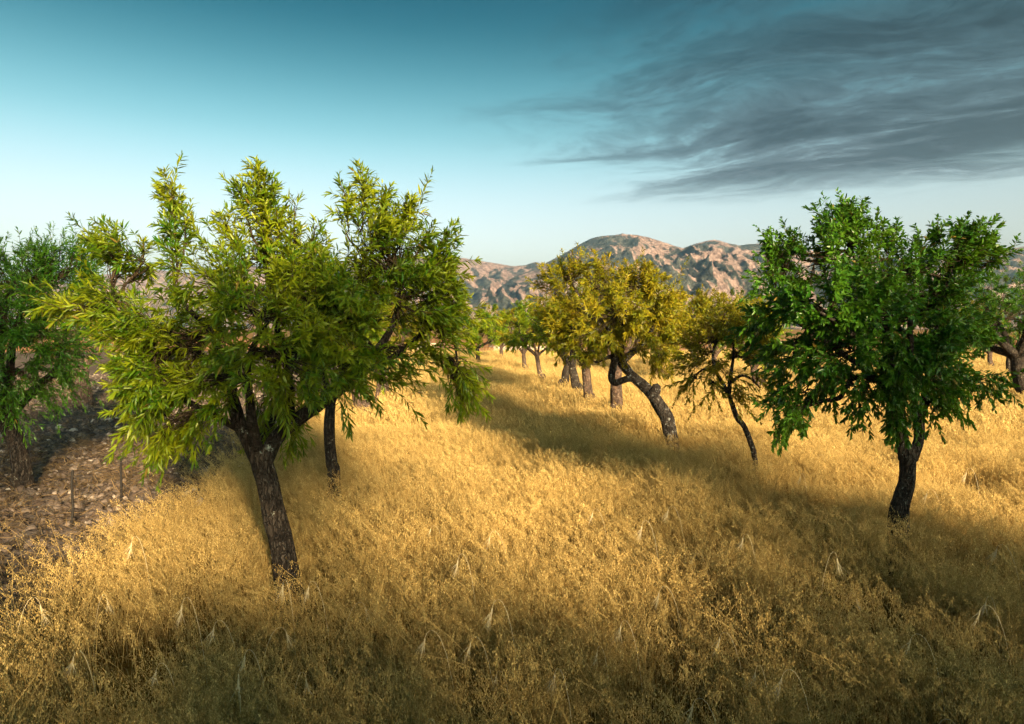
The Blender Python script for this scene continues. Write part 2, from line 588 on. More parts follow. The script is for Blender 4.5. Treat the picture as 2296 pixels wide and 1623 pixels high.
def spline(pts, rad, step):
    """Catmull-Rom resample"""
    pts = np.asarray(pts, float); rad = np.asarray(rad, float)
    P = np.vstack([2 * pts[0] - pts[1], pts, 2 * pts[-1] - pts[-2]])
    out = []; ro = []
    for i in range(1, len(P) - 2):
        L = np.linalg.norm(P[i + 1] - P[i])
        n = max(2, int(L / step))
        for t in np.arange(n) / n:
            p = 0.5 * ((2 * P[i]) + (-P[i - 1] + P[i + 1]) * t + (2 * P[i - 1] - 5 * P[i] + 4 * P[i + 1] - P[i + 2]) * t * t + (-P[i - 1] + 3 * P[i] - 3 * P[i + 1] + P[i + 2]) * t ** 3)
            out.append(p); ro.append(rad[i - 1] * (1 - t) + rad[i] * t)
    out.append(pts[-1]); ro.append(rad[-1])
    return np.array(out), np.array(ro)


def wood(pts, rad, seed, sides=20, step=0.025, rough=0.16, flare=0.0):
    p, r = spline(pts, rad, step)
    K = len(p)
    tang = nrm(np.gradient(p, axis=0))
    u = np.zeros_like(p); ref = np.array([0.3, 0.9, 0.1])
    for i in range(K):
        c = ref - tang[i] * np.dot(ref, tang[i])
        c /= max(np.linalg.norm(c), 1e-6)
        u[i] = c; ref = c
    vv = np.cross(tang, u)
    a = np.linspace(0, 2 * math.pi, sides, endpoint=False)
    s = np.concatenate([[0], np.cumsum(np.linalg.norm(np.diff(p, axis=0), axis=1))])
    rr = np.zeros((K, sides))
    for i in range(K):
        fl = flare * math.exp(-s[i] / 0.16)
        for j in range(sides):
            ca_, sa_ = math.cos(a[j]), math.sin(a[j])
            lump = noise.noise((ca_ * 1.1 + seed, sa_ * 1.1, s[i] * 3.0))
            ridge = noise.noise((ca_ * 4.2, sa_ * 4.2 + seed, s[i] * 2.4))
            fine = noise.noise((ca_ * 9.0, sa_ * 9.0 + seed, s[i] * 5.0)) if sides > 22 else 0.0
            rr[i, j] = r[i] * (1 + rough * (0.9 * lump + 0.55 * ridge + 0.75 * fine) + fl * (1 + 0.8 * noise.noise((ca_ * 1.8, sa_ * 1.8, seed))))
    V = p[:, None, :] + (u[:, None, :] * np.cos(a)[None, :, None] + vv[:, None, :] * np.sin(a)[None, :, None]) * rr[:, :, None]
    V = V.reshape(-1, 3)
    idx = np.arange(K * sides).reshape(K, sides)
    nx = np.roll(idx, -1, axis=1)
    q = np.stack([idx[:-1], nx[:-1], nx[1:], idx[1:]], -1).reshape(-1, 4)
    V = np.vstack([V, p[-1:] + tang[-1:] * r[-1] * 0.6])
    tr = [(idx[-1, j], nx[-1, j], len(V) - 1) for j in range(sides)]
    return V, q, tr


def leaves(pos, tang, radial, length, width, rng, droop=0.25, detail=True, ang=(1.05, 0.5), tpar=None):
    """lance-shaped leaves folded along the midrib and curling down; pos/tang/radial (N,3)"""
    N = len(pos)
    al = (ang[0] + (ang[1] - ang[0]) * tpar) + rng.normal(0, 0.18, N)
    d = tang * np.cos(al)[:, None] + radial * np.sin(al)[:, None]
    d[:, 2] -= droop * rng.uniform(0.3, 1.4, N)
    d = nrm(d + rng.normal(0, 0.10, (N, 3)))
    n = tang - d * np.sum(tang * d, 1, keepdims=True)
    n = nrm(n + rng.normal(0, 0.28, (N, 3)))
    n = nrm(n - d * np.sum(n * d, 1, keepdims=True))
    wv = np.cross(d, n)
    L = length[:, None]; W = width[:, None] * 0.5
    curl = rng.uniform(-0.02, 0.26, N)[:, None] * L
    fold = rng.uniform(0.15, 0.6, N)[:, None] * W
    down = np.array([0, 0, -1.0])

    def c(t):
        return pos + d * L * t + (-n * 0.6 + down * 0.5) * curl * t * t
    if detail:
        a1, a2 = c(0.32), c(0.66)
        V = np.stack([c(0.0), a1, a1 + wv * W + n * fold, a1 - wv * W + n * fold,
                      a2, a2 + wv * W * 0.82 + n * fold * 0.8, a2 - wv * W * 0.82 + n * fold * 0.8, c(1.0)], 1)
        F_ = np.array([(0, 2, 1), (0, 1, 3), (1, 2, 5), (1, 5, 4), (1, 4, 6), (1, 6, 3), (4, 5, 7), (4, 7, 6)])
    else:
        a1 = c(0.45)
        V = np.stack([c(0.0), a1, a1 + wv * W + n * fold, a1 - wv * W + n * fold, c(1.0)], 1)
        F_ = np.array([(0, 2, 1), (0, 1, 3), (1, 2, 4), (1, 4, 3)])
    k = V.shape[1]
    tr = (F_[None] + (np.arange(N) * k)[:, None, None]).reshape(-1, 3)
    return V.reshape(-1, 3), tr


def perp_frame(T):
    ref = np.where(np.abs(T[:, 2:3]) < 0.9, np.array([0, 0, 1.0]), np.array([1.0, 0, 0]))
    u = nrm(np.cross(T, ref))
    return u, np.cross(T, u)


ALL_TREES = []


def build_tree(name, label, base, limbs, clumps, seed, leaf_mat, bark, leaf_len=0.10, leaf_w=0.017, per_shoot=26,
               detail=True, shoot_len=(0.30, 0.55), spires=(), group=None, fruit=0, droop=0.25, cat='tree',
               center=None, wood_sides=20, wood_step=0.03, ang=(1.05, 0.5), rough=0.16, out_w=0.85, extra=None, inner=0.85, spray=5):
    """limbs: [(points, radii)], the first is the trunk; clumps: dicts of leafy masses; spires: upright shoots"""
    rng = np.random.default_rng(seed)
    root = empty(name, tuple(base))
    tag(root, label, cat, group)
    # --- wood
    nodes = []
    for k, (pts, rad) in enumerate(limbs):
        V, q, tr = wood(pts, rad, seed * 1.7 + k, wood_sides if k == 0 else max(8, wood_sides - 6), wood_step, rough if k == 0 else rough * 0.8, 0.40 if k == 0 else 0.0)
        me = mesh_np('trunk' if k == 0 else 'limb', V, tris=tr, quads=q, smooth=True)
        obj('trunk' if k == 0 else 'limb', me, bark, root)
        p, r = spline(pts, rad, 0.06)
        if k > 0 or len(limbs) == 1:
            nodes.append(p[len(p) // 4:])
    nodes = np.vstack(nodes)
    if extra:
        extra(root)
    if center is None:
        center = np.mean([c['c'] for c in clumps], axis=0)
    # --- leafy shoots
    starts = []; dirs = []; lens = []; conn = []; bpaths = []
    for c in clumps:
        cc = np.asarray(c['c'], float); rr = np.asarray(c['r'], float); n = int(c['n'])
        near = nodes[np.argmin(np.sum((nodes - cc) ** 2, 1) + 0.6 * np.maximum(0, nodes[:, 2] - cc[2]) ** 2)]
        t = np.linspace(0, 1, 7)[:, None]
        sag = np.array([0, 0, 0.12 * np.linalg.norm(cc - near)])
        bp = near * (1 - t) + cc * t + sag * (t * (1 - t)) * 2 + rng.normal(0, 0.02, (7, 3)) * (t > 0)
        bpaths.append((bp, c.get('br', 0.016)))
        # shoots spring in sprays from a few spurs, leaving dark gaps between the sprays
        m_ = max(2, n // spray)
        ps = rng.normal(0, 1, (m_, 3)); ps = nrm(ps) * (rng.uniform(0.15, 1, (m_, 1)) ** 0.45)
        own = rng.integers(0, m_, n)
        p = ps[own]
        s = cc + p * rr * inner + rng.normal(0, 0.035, (n, 3))
        sd_ = rng.normal(0, 0.38, (m_, 3))[own]
        o = nrm(s - center)
        bias = np.asarray(c.get('bias', (0, 0, 0)), float)
        d = nrm(o * out_w + p * 0.45 + bias + np.array([0, 0, c.get('up', 0.25)]) + sd_ + rng.normal(0, 0.26, (n, 3)))
        starts.append(s); dirs.append(d)
        lens.append(rng.uniform(shoot_len[0], shoot_len[1], n) * c.get('L', 1.0))
        ti = rng.integers(2, 7, m_)[own]
        conn.append(bp[ti])
    for sp in spires:
        a, b, n, width = np.asarray(sp[0], float), np.asarray(sp[1], float), sp[2], sp[3]
        near = nodes[np.argmin(np.sum((nodes - a) ** 2, 1))]
        L = np.linalg.norm(b - a); ax = (b - a) / L
        t = np.linspace(0, 1, 7)[:, None]
        bow = rng.normal(0, 0.03, 3) * L
        main = a * (1 - t) + b * t + bow * (t * (1 - t)) * 2
        bpaths.append((np.vstack([near, main])[:-1], 0.010))
        tt = np.sort(rng.uniform(0.08, 0.80, n))
        s = a + (b - a) * tt[:, None] + bow * (tt * (1 - tt))[:, None] * 2
        side = nrm(np.cross(rng.normal(0, 1, (n, 3)), ax))
        ls = width * (1.05 - tt) * 0.7 + 0.07
        d = nrm(ax * 0.85 + side * rng.uniform(0.25, 0.75, (n, 1)))
        s = np.vstack([s, a + (b - a) * 0.62, a + (b - a) * 0.30]); d = np.vstack([d, ax, ax])
        ls = np.concatenate([ls, [L * 0.38, L * 0.40]])
        starts.append(s); dirs.append(d); lens.append(ls); conn.append(s - d * 0.02)
    S = np.vstack(starts); D = np.vstack(dirs); Ls = np.concatenate(lens); C = np.vstack(conn)
    N = len(S); K = 7
    t = np.linspace(0, 1, K)
    bend = rng.normal(0, 0.16, (N, 3)); bend[:, 2] += rng.uniform(-0.30, 0.22, N)
    path = S[:, None, :] + D[:, None, :] * (Ls[:, None] * t[None])[:, :, None] + bend[:, None, :] * (Ls[:, None] * (t ** 2)[None])[:, :, None]
    full = np.concatenate([C[:, None, :], (C[:, None, :] * 0.45 + S[:, None, :] * 0.55) + rng.normal(0, 0.012, (N, 1, 3)), path], 1)
    rad = np.concatenate([np.full((N, 1), 1.6), np.full((N, 1), 1.4), np.broadcast_to(1.2 - 0.85 * t, (N, K))], 1) * 0.0024
    tv, tq = tubes(full, rad, 4)
    parts_v = [tv]; parts_q = [tq]; off = len(tv)
    bl = max(len(b[0]) for b in bpaths)
    for bp, br in bpaths:
        p2, _ = spline(bp, np.ones(len(bp)), 0.08)
        r2 = np.linspace(br, br * 0.35, len(p2))
        v2, q2 = tubes(p2[None], r2[None], 7)
        parts_v.append(v2); parts_q.append(q2 + off); off += len(v2)
    me = mesh_np('twigs', np.vstack(parts_v), quads=np.vstack(parts_q), smooth=True)
    tw = obj('twigs', me, TWIG, root); tag(tw, kind='stuff')
    # --- leaves
    M = per_shoot
    cnt = np.clip((Ls / np.mean(shoot_len) * M).astype(int), 8, 70)
    ids = np.repeat(np.arange(N), cnt)
    k_in = np.concatenate([np.arange(c) for c in cnt])
    tp = (k_in + rng.uniform(0, 1, len(ids))) / cnt[ids]
    tp = np.clip(tp, 0, 0.999)
    tp = np.where(rng.uniform(0, 1, len(ids)) < 0.22, 1 - (1 - tp) * 0.22, tp)   # denser tuft at the tip
    fi = tp * (K - 1); i0 = fi.astype(int); fr = (fi - i0)[:, None]
    pos = path[ids, i0] * (1 - fr) + path[ids, i0 + 1] * fr
    T = nrm(path[ids, i0 + 1] - path[ids, i0])
    u, vv = perp_frame(T)
    ph = k_in * GOLD + rng.uniform(0, 6.28, N)[ids] + rng.normal(0, 0.25, len(ids))
    radial = u * np.cos(ph)[:, None] + vv * np.sin(ph)[:, None]
    size = rng.uniform(0.55, 1.20, len(ids)) * (1.0 - 0.45 * np.clip((tp - 0.8) / 0.2, 0, 1))
    V, tr = leaves(pos, T, radial, leaf_len * size, leaf_w * (0.6 + 0.4 * size) * rng.uniform(0.8, 1.2, len(ids)), rng, droop, detail, ang, tp)
    cr = obj('crown', mesh_np('crown', V, tris=tr, smooth=False), leaf_mat, root)
    tag(cr, kind='stuff')
    # --- green almonds hanging among the leaves
    if fruit:
        pick = rng.choice(np.nonzero(pos[:, 2] < center[2] + 0.35)[0], fruit, replace=False)
        for i in pick:
            f = bpy.data.objects.new('almond', ALMOND)
            f.location = tuple(pos[i] + np.array([0, 0, -0.02]))
            f.rotation_euler = (rng.uniform(-0.5, 0.5), rng.uniform(-0.5, 0.5), rng.uniform(0, 6.28))
            s_ = rng.uniform(0.8, 1.15)
            f.scale = (s_, s_, s_)
            link(f, cr)
    ALL_TREES.append((root, len(V) // (8 if detail else 5)))
    return root


# a green almond: flattened pointed egg with a seam
def almond_mesh():
    v = []; f = []
    nu, nvv = 8, 6
    for i in range(nvv + 1):
        t = i / nvv
        z = 0.020 - 0.040 * t
        r = 0.0135 * math.sin(math.pi * t ** 0.8) ** 0.75 if 0 < t < 1 else 0.0004
        for j in range(nu):
            a = 2 * math.pi * j / nu
            k = 1.0 - (0.12 if j == 0 else 0)
            v.append((r * math.cos(a) * k, r * 0.72 * math.sin(a), z))
    for i in range(nvv):
        for j in range(nu):
            f.append((i * nu + j, (i + 1) * nu + j, (i + 1) * nu + (j + 1) % nu, i * nu + (j + 1) % nu))
    return mesh_np('almond', v, quads=f, smooth=True)


ALMOND = almond_mesh()
ALMOND.materials.append(mat_simple('almond_husk', (0.30, 0.33, 0.10), 0.7, 60, 0.25, 0.001))


def px_limb(pts, Y):
    """limb from (column, row, depth offset, radius) in picture units"""
    P = []; Rr = []
    for x, y, dY, r in pts:
        P.append(at(x, y, Y + dY)); Rr.append(r * (Y + dY) / F)
    return np.array(P), np.array(Rr)


def px_clump(x, y, dY, rx, ry, rz, n, Y, **kw):
    s = (Y + dY) / F
    d = dict(c=at(x, y, Y + dY), r=(rx * s, rz, ry * s), n=n)
    d.update(kw)
    return d


def px_spire(x0, y0, x1, y1, dY, n, width, Y, dY1=None):
    return (at(x0, y0, Y + dY), at(x1, y1, Y + (dY if dY1 is None else dY1)), n, width)


def root_of(vx, vy, z_vis=0.50):
    """distance of a trunk whose foot is seen at (vx,vy) above the oats"""
    return float(hit(vx, vy, z_vis)[1])


# ---- the big leaning tree at left centre
Y = root_of(645, 1272, 0.42)
A = dict(Y=Y)
foot = at(655, 1272, Y); foot[2] = -0.05
tp_, tr_ = px_limb([(640, 1262, 0, 27), (622, 1180, 0, 25), (604, 1105, 0, 23.5), (590, 1050, 0, 23), (580, 1006, 0, 23)], Y)
tp_ = np.vstack([foot, tp_]); tr_ = np.concatenate([[0.11], tr_])
limbs = [(tp_, tr_),
         px_limb([(592, 1040, 0, 18), (618, 985, 0, 16), (660, 945, 0, 16), (720, 903, -0.05, 14), (775, 862, -0.05, 12), (830, 805, 0, 10), (880, 730, 0.1, 7), (900, 640, 0.1, 4)], Y),
         px_limb([(582, 1035, 0, 18), (556, 985, 0, 15), (535, 945, 0, 15), (522, 890, 0.05, 12), (505, 820, 0.1, 10), (470, 740, 0.1, 7), (420, 690, 0.1, 5), (390, 640, 0.1, 3)], Y),
         px_limb([(546, 965, 0, 10), (500, 942, -0.15, 8), (430, 905, -0.35, 6), (350, 860, -0.55, 4)], Y),
         px_limb([(640, 962, 0, 12), (652, 900, 0.1, 10), (640, 800, 0.1, 8), (610, 690, 0.1, 6), (592, 560, 0.1, 4)], Y),
         px_limb([(588, 1020, 0.05, 16), (610, 930, 0.5, 11), (650, 830, 0.8, 8), (720, 720, 1.0, 5)], Y),
         px_limb([(575, 1010, -0.03, 13), (560, 900, -0.35, 9), (560, 800, -0.6, 7), (600, 720, -0.8, 4)], Y),
         px_limb([(505, 830, 0.1, 8), (420, 780, 0.3, 6), (310, 740, 0.4, 4), (240, 690, 0.4, 3)], Y),
         px_limb([(800, 840, 0, 9), (880, 800, 0.05, 6), (950, 745, 0.05, 4.5), (995, 735, 0.0, 3.6), (1018, 765, 0.0, 3), (1024, 820, 0.0, 2.2), (1018, 865, 0.0, 1.2)], Y)]
C_ = lambda x, y, dY, rx, ry, rz, n, **kw: px_clump(x, y, dY, rx, ry, rz, n, Y, **kw)
clumps = [
    C_(205, 690, 0.3, 60, 38, 0.35, 26, bias=(-0.9, -0.1, 0.0), up=0.15),
    C_(255, 585, 0.4, 55, 40, 0.3, 22, bias=(-0.7, 0, 0.45), up=0.3),
    C_(320, 600, 0.4, 50, 40, 0.35, 22, up=0.3),
    C_(300, 700, 0.3, 80, 45, 0.4, 34, bias=(-0.4, -0.2, 0)),
    C_(340, 770, -0.3, 42, 46, 0.3, 34, bias=(-0.4, -0.6, -0.1), up=0.0),
    C_(348, 835, -0.5, 44, 46, 0.3, 38, bias=(-0.15, -0.6, -0.4), up=-0.2),
    C_(350, 900, -0.3, 42, 26, 0.3, 20, bias=(-0.15, -0.4, -0.3), up=-0.2),
    C_(395, 945, -0.3, 70, 30, 0.35, 30, bias=(-0.1, -0.3, -0.5), up=-0.2),
    C_(455, 925, -0.1, 50, 34, 0.3, 20, bias=(0, -0.3, -0.4), up=-0.2),
    C_(400, 880, 0.1, 80, 70, 0.4, 40, up=0.0),
    C_(420, 770, 0.0, 100, 75, 0.6, 60),
    C_(500, 650, -0.2, 90, 70, 0.5, 62, bias=(-0.3, -0.5, 0.1)),
    C_(520, 840, -0.3, 110, 80, 0.5, 66, bias=(-0.1, -0.4, -0.1), up=0.0),
    C_(585, 580, 0.1, 50, 50, 0.35, 40, up=0.7),
    C_(600, 690, -0.5, 100, 80, 0.45, 72, bias=(0, -0.5, 0.1)),
    C_(620, 800, -0.6, 120, 75, 0.4, 70, bias=(0, -0.6, -0.1), up=0.0),
    C_(620, 900, 0.2, 80, 50, 0.4, 26, up=0.0),
    C_(700, 640, 0.1, 70, 50, 0.45, 46, up=0.3),
    C_(730, 700, -0.3, 110, 85, 0.5, 78, bias=(0.1, -0.5, 0.1)),
    C_(760, 800, -0.3, 100, 50, 0.45, 56, bias=(0.1, -0.5, -0.2), up=0.0),
    C_(820, 600, 0.0, 80, 75, 0.5, 66, up=0.5),
    C_(880, 560, 0.1, 70, 70, 0.45, 56, bias=(0.2, 0, 0), up=0.6),
    C_(900, 680, -0.1, 80, 75, 0.5, 60, bias=(0.3, -0.3, 0)),
    C_(955, 590, 0.1, 42, 60, 0.35, 34, bias=(0.45, 0, 0.2), up=0.4),
    C_(960, 680, 0.1, 42, 60, 0.35, 34, bias=(0.4, 0, 0), up=0.1),
    C_(860, 780, 0.0, 90, 45, 0.4, 40, bias=(0.3, -0.3, -0.3), up=-0.1),
    C_(1000, 740, 0.0, 34, 55, 0.3, 26, bias=(0.25, -0.1, 0.1), up=0.1),
    C_(1015, 810, 0.0, 30, 40, 0.25, 24, bias=(0.2, -0.1, -0.9), up=-0.5),
    C_(1022, 850, 0.0, 18, 24, 0.15, 10, bias=(0.1, -0.1, -1.6), up=-0.8),
    C_(640, 950, 0.5, 50, 30, 0.3, 12, up=0.0),
    C_(860, 845, -0.1, 40, 14, 0.2, 9, bias=(0.7, -0.2, 0.1), up=0.1),
    C_(650, 640, 1.0, 160, 90, 0.5, 70, up=0.3),
    C_(500, 760, 1.0, 140, 100, 0.5, 60, up=0.2),
    C_(800, 720, 0.9, 140, 80, 0.5, 60, up=0.2),
]
S_ = lambda x0, y0, x1, y1, dY, n, wd: px_spire(x0, y0, x1, y1, dY, n, wd, Y)
spires = [S_(398, 640, 380, 352, 0.1, 40, 0.30), S_(386, 560, 372, 420, 0.12, 12, 0.18), S_(410, 580, 424, 455, 0.05, 10, 0.14),
          S_(590, 560, 577, 338, 0.1, 34, 0.30), S_(570, 540, 530, 400, 0.1, 20, 0.24), S_(600, 540, 612, 385, 0.12, 20, 0.22),
          S_(545, 580, 498, 480, 0.1, 16, 0.22), S_(620, 560, 628, 470, 0.1, 12, 0.18), S_(662, 570, 662, 440, 0.05, 8, 0.12),
          S_(690, 580, 712, 490, 0.0, 6, 0.12),
          S_(812, 540, 813, 356, 0.1, 26, 0.24), S_(785, 540, 768, 405, 0.1, 16, 0.18), S_(840, 540, 866, 420, 0.1, 18, 0.20),
          S_(880, 540, 918, 455, 0.1, 14, 0.18), S_(930, 580, 968, 500, 0.1, 12, 0.16), S_(960, 620, 1000, 555, 0.1, 10, 0.14),
          S_(1000, 690, 1010, 600, 0.05, 8, 0.12), S_(1000, 720, 1030, 640, 0.0, 8, 0.10),
          S_(270, 590, 200, 528, 0.4, 16, 0.16), S_(320, 590, 322, 540, 0.4, 8, 0.12)]
build_tree('almond_tree', 'large leafy almond tree with forked dark trunk leaning left, nearest in the golden oats', at(655, 1272, Y) * np.array([1, 1, 0]),
           limbs, clumps, 11, LEAF_A, BARK_DARK, 0.100, 0.0158, 25, True, (0.18, 0.36), spires, fruit=36, inner=0.8, group='almond trees of the orchard', wood_sides=56, wood_step=0.018,
           center=at(600, 800, Y + 0.1))

# ---- the shaded tree at right
Y = root_of(2015, 1168)
foot = at(2012, 1168, Y); foot[2] = -0.05
tp_, tr_ = px_limb([(2014, 1158, 0, 20), (2022, 1120, 0, 18), (2034, 1080, 0, 16.5), (2036, 1030, 0, 16.5), (2036, 1000, 0, 15)], Y)
tp_ = np.vstack([foot, tp_]); tr_ = np.concatenate([[0.11], tr_])
limbs = [(tp_, tr_),
         px_limb([(2030, 1030, 0, 14), (2022, 975, 0, 12.5), (2016, 920, 0, 11.5), (2008, 860, 0, 12), (1990, 780, 0.1, 8), (1950, 680, 0.1, 6), (1910, 560, 0.1, 3)], Y),
         px_limb([(2044, 1030, 0, 12), (2060, 985, 0.05, 10), (2062, 940, 0.05, 11), (2076, 890, 0.1, 9), (2090, 800, 0.1, 7), (2110, 700, 0.1, 5), (2140, 580, 0.1, 3)], Y),
         px_limb([(2010, 880, 0, 9), (1965, 850, -0.1, 7), (1915, 848, -0.1, 5), (1893, 876, -0.12, 5), (1880, 893, -0.12, 5), (1840, 900, -0.15, 4), (1800, 915, -0.15, 3)], Y),
         px_limb([(2072, 905, 0.05, 6), (2110, 880, 0.05, 4.5), (2150, 856, 0.05, 4), (2200, 850, 0.05, 3)], Y),
         px_limb([(2012, 890, 0, 9), (1960, 800, -0.4, 7), (1900, 740, -0.7, 5), (1840, 700, -0.8, 3)], Y),
         px_limb([(2018, 900, 0, 9), (2040, 800, -0.5, 7), (2040, 720, -0.8, 5)], Y),
         px_limb([(2012, 880, 0, 9), (1900, 800, 0.3, 6), (1800, 730, 0.4, 4), (1740, 690, 0.4, 3)], Y)]
clumps = [
    C_(1900, 540, 0.1, 55, 50, 0.4, 57, up=0.8), C_(1830, 590, 0.1, 70, 55, 0.45, 57, up=0.4), C_(1760, 610, 0.1, 45, 55, 0.4, 39, bias=(-0.2, 0, 0.2), up=0.2),
    C_(1740, 700, 0.0, 42, 60, 0.4, 46, bias=(-0.3, 0, -0.2), up=0.0), C_(1830, 690, -0.4, 80, 70, 0.5, 83, bias=(-0.1, -0.5, 0)), C_(1930, 640, -0.2, 80, 70, 0.5, 80, bias=(0, -0.3, 0.1), up=0.3),
    C_(2010, 610, 0.1, 60, 50, 0.45, 52, up=0.5), C_(1990, 730, -0.5, 95, 80, 0.5, 96, bias=(0, -0.5, 0)), C_(1890, 790, -0.4, 100, 55, 0.45, 72, bias=(0, -0.5, -0.2), up=0.0),
    C_(2060, 680, 0.0, 70, 70, 0.5, 65), C_(2090, 770, -0.3, 85, 75, 0.5, 80, bias=(0.1, -0.5, 0)), C_(2020, 830, -0.3, 95, 55, 0.4, 59, bias=(0, -0.5, -0.2), up=0.0),
    C_(2120, 590, 0.1, 45, 50, 0.35, 39, up=0.7), C_(2180, 580, 0.1, 42, 42, 0.3, 33, bias=(0.4, 0, 0.2), up=0.4), C_(2120, 680, 0.1, 55, 55, 0.4, 52, bias=(0.2, 0, 0)),
    C_(2135, 770, 0.1, 50, 60, 0.4, 46, bias=(0.3, -0.1, -0.1)), C_(1775, 790, 0.1, 60, 45, 0.35, 36, bias=(-0.2, -0.1, -0.3), up=-0.1),
    C_(1810, 870, -0.1, 48, 30, 0.3, 28, bias=(-0.3, -0.1, -0.3), up=-0.1), C_(1775, 918, -0.15, 42, 26, 0.28, 31, bias=(-0.3, -0.1, -0.5), up=-0.3),
    C_(1925, 880, -0.1, 34, 24, 0.25, 15, bias=(0, -0.2, -0.5), up=-0.2), C_(2008, 905, -0.15, 45, 34, 0.22, 28, bias=(0, -0.3, -0.4), up=-0.2), C_(2075, 900, 0.0, 22, 45, 0.2, 18, up=-0.1),
    C_(1950, 850, -0.2, 70, 34, 0.35, 44, bias=(0, -0.3, -0.1), up=0.0), C_(2075, 850, -0.1, 60, 34, 0.35, 39, up=0.0), C_(1880, 840, 0.1, 60, 30, 0.35, 31, up=0.0), C_(2185, 850, 0.05, 30, 18, 0.22, 23, bias=(0.4, 0, -0.2), up=0.0), C_(1950, 720, 0.9, 150, 90, 0.4, 65), C_(2080, 700, 0.8, 110, 90, 0.4, 57), C_(1850, 720, 0.7, 90, 80, 0.4, 52)]
spires = [S_(1905, 560, 1910, 440, 0.1, 18, 0.16), S_(1880, 560, 1862, 455, 0.1, 14, 0.14), S_(1915, 540, 1938, 440, 0.1, 12, 0.12), S_(1890, 540, 1886, 445, 0.1, 12, 0.12), S_(1860, 570, 1832, 475, 0.1, 10, 0.12),
          S_(1990, 580, 2010, 495, 0.1, 12, 0.14), S_(1965, 580, 1985, 500, 0.1, 10, 0.12), S_(2040, 600, 2045, 530, 0.1, 8, 0.12), S_(1760, 590, 1722, 535, 0.1, 10, 0.12), S_(1800, 570, 1765, 530, 0.1, 8, 0.12),
          S_(2110, 570, 2098, 484, 0.1, 12, 0.14), S_(2140, 570, 2150, 490, 0.1, 12, 0.14), S_(2170, 570, 2205, 495, 0.1, 14, 0.14), S_(2190, 590, 2238, 530, 0.1, 12, 0.14), S_(2200, 600, 2258, 555, 0.1, 10, 0.12),
          S_(1740, 640, 1712, 560, 0.1, 10, 0.12)]
build_tree('almond_tree', 'dense deep green almond tree in shade, standing in the oats at right', at(2012, 1168, Y) * np.array([1, 1, 0]),
           limbs, clumps, 23, LEAF_B, BARK_DARK, 0.076, 0.0225, 24, True, (0.19, 0.34), spires, fruit=22, group='almond trees of the orchard', wood_sides=48, wood_step=0.02,
           droop=0.38, center=at(1970, 770, Y + 0.1))

# ---- dark tree on the turned soil at the left edge
Y = float(hit(45, 1098, 0.0)[1])
foot = at(48, 1098, Y); foot[2] = -0.05
tp_, tr_ = px_limb([(50, 1085, 0, 20), (46, 1030, 0, 18), (34, 985, 0, 18), (14, 940, 0, 20), (12, 925, 0, 19)], Y)
tp_ = np.vstack([foot, tp_]); tr_ = np.concatenate([[0.16], tr_])
limbs = [(tp_, tr_),
         px_limb([(16, 940, 0, 16), (45, 905, 0, 12), (90, 862, 0, 9), (130, 820, 0, 6), (150, 740, 0, 4)], Y),
         px_limb([(10, 935, 0, 15), (-30, 890, 0, 11), (-80, 820, 0, 8), (-110, 720, 0, 5)], Y),
         px_limb([(14, 930, 0, 13), (20, 860, -0.2, 9), (30, 760, -0.4, 7), (60, 660, -0.4, 4)], Y),
         px_limb([(10, 930, 0, 12), (0, 820, 0.6, 8), (10, 700, 0.8, 5)], Y)]
clumps = [C_(20, 640, 0, 80, 60, 0.6, 108, up=0.3), C_(95, 615, 0, 55, 45, 0.5, 73, up=0.5), C_(150, 610, 0, 40, 45, 0.4, 60, up=0.5), C_(110, 700, -0.3, 75, 60, 0.6, 117), C_(20, 740, -0.5, 90, 75, 0.6, 152),
          C_(110, 790, -0.2, 65, 50, 0.5, 87, up=0), C_(40, 840, -0.4, 75, 45, 0.5, 87, up=0), C_(120, 850, 0, 28, 22, 0.25, 21, up=-0.3), C_(-80, 640, 0, 90, 80, 0.7, 100), C_(-110, 760, 0, 100, 80, 0.7, 100),
          C_(-60, 850, -0.3, 80, 50, 0.5, 65, up=0), C_(10, 890, -0.3, 50, 30, 0.4, 34, up=-0.1), C_(0, 700, 0.9, 140, 100, 0.4, 108), C_(170, 660, 0, 30, 40, 0.3, 34, bias=(0.4, 0, 0.1))]
spires = [S_(60, 600, 45, 552, 0, 10, 0.16), S_(85, 600, 78, 545, 0, 10, 0.16), S_(130, 600, 135, 548, 0, 12, 0.16), S_(155, 600, 165, 552, 0, 10, 0.12), S_(165, 610, 185, 565, 0, 8, 0.12), S_(20, 610, 5, 560, 0, 10, 0.15)]
build_tree('almond_tree', 'dark shaded almond tree on bare turned soil at the left edge', at(48, 1098, Y) * np.array([1, 1, 0]),
           limbs, clumps, 37, LEAF_B, BARK_DARK, 0.10, 0.016, 24, True, (0.32, 0.55), spires, fruit=0, group='almond trees of the orchard', wood_sides=24,
           center=at(20, 780, Y))

# ---- the centre tree with the long leaning trunk and burl
Y = root_of(1500, 960)


def burl(root):
    Yc = Y
    c = at(1466, 888, Yc - 0.02); s = Yc / F
    p, r = px_limb([(1455, 892, -0.08, 7), (1462, 884, -0.10, 11), (1469, 875, -0.08, 12), (1473, 864, -0.06, 9)], Yc)
    V, q, tr = wood(p, r, 91.3, 18, 0.02, 0.35)
    obj('burl', mesh_np('burl', V, tris=tr, quads=q, smooth=True), BARK_LICHEN, root)


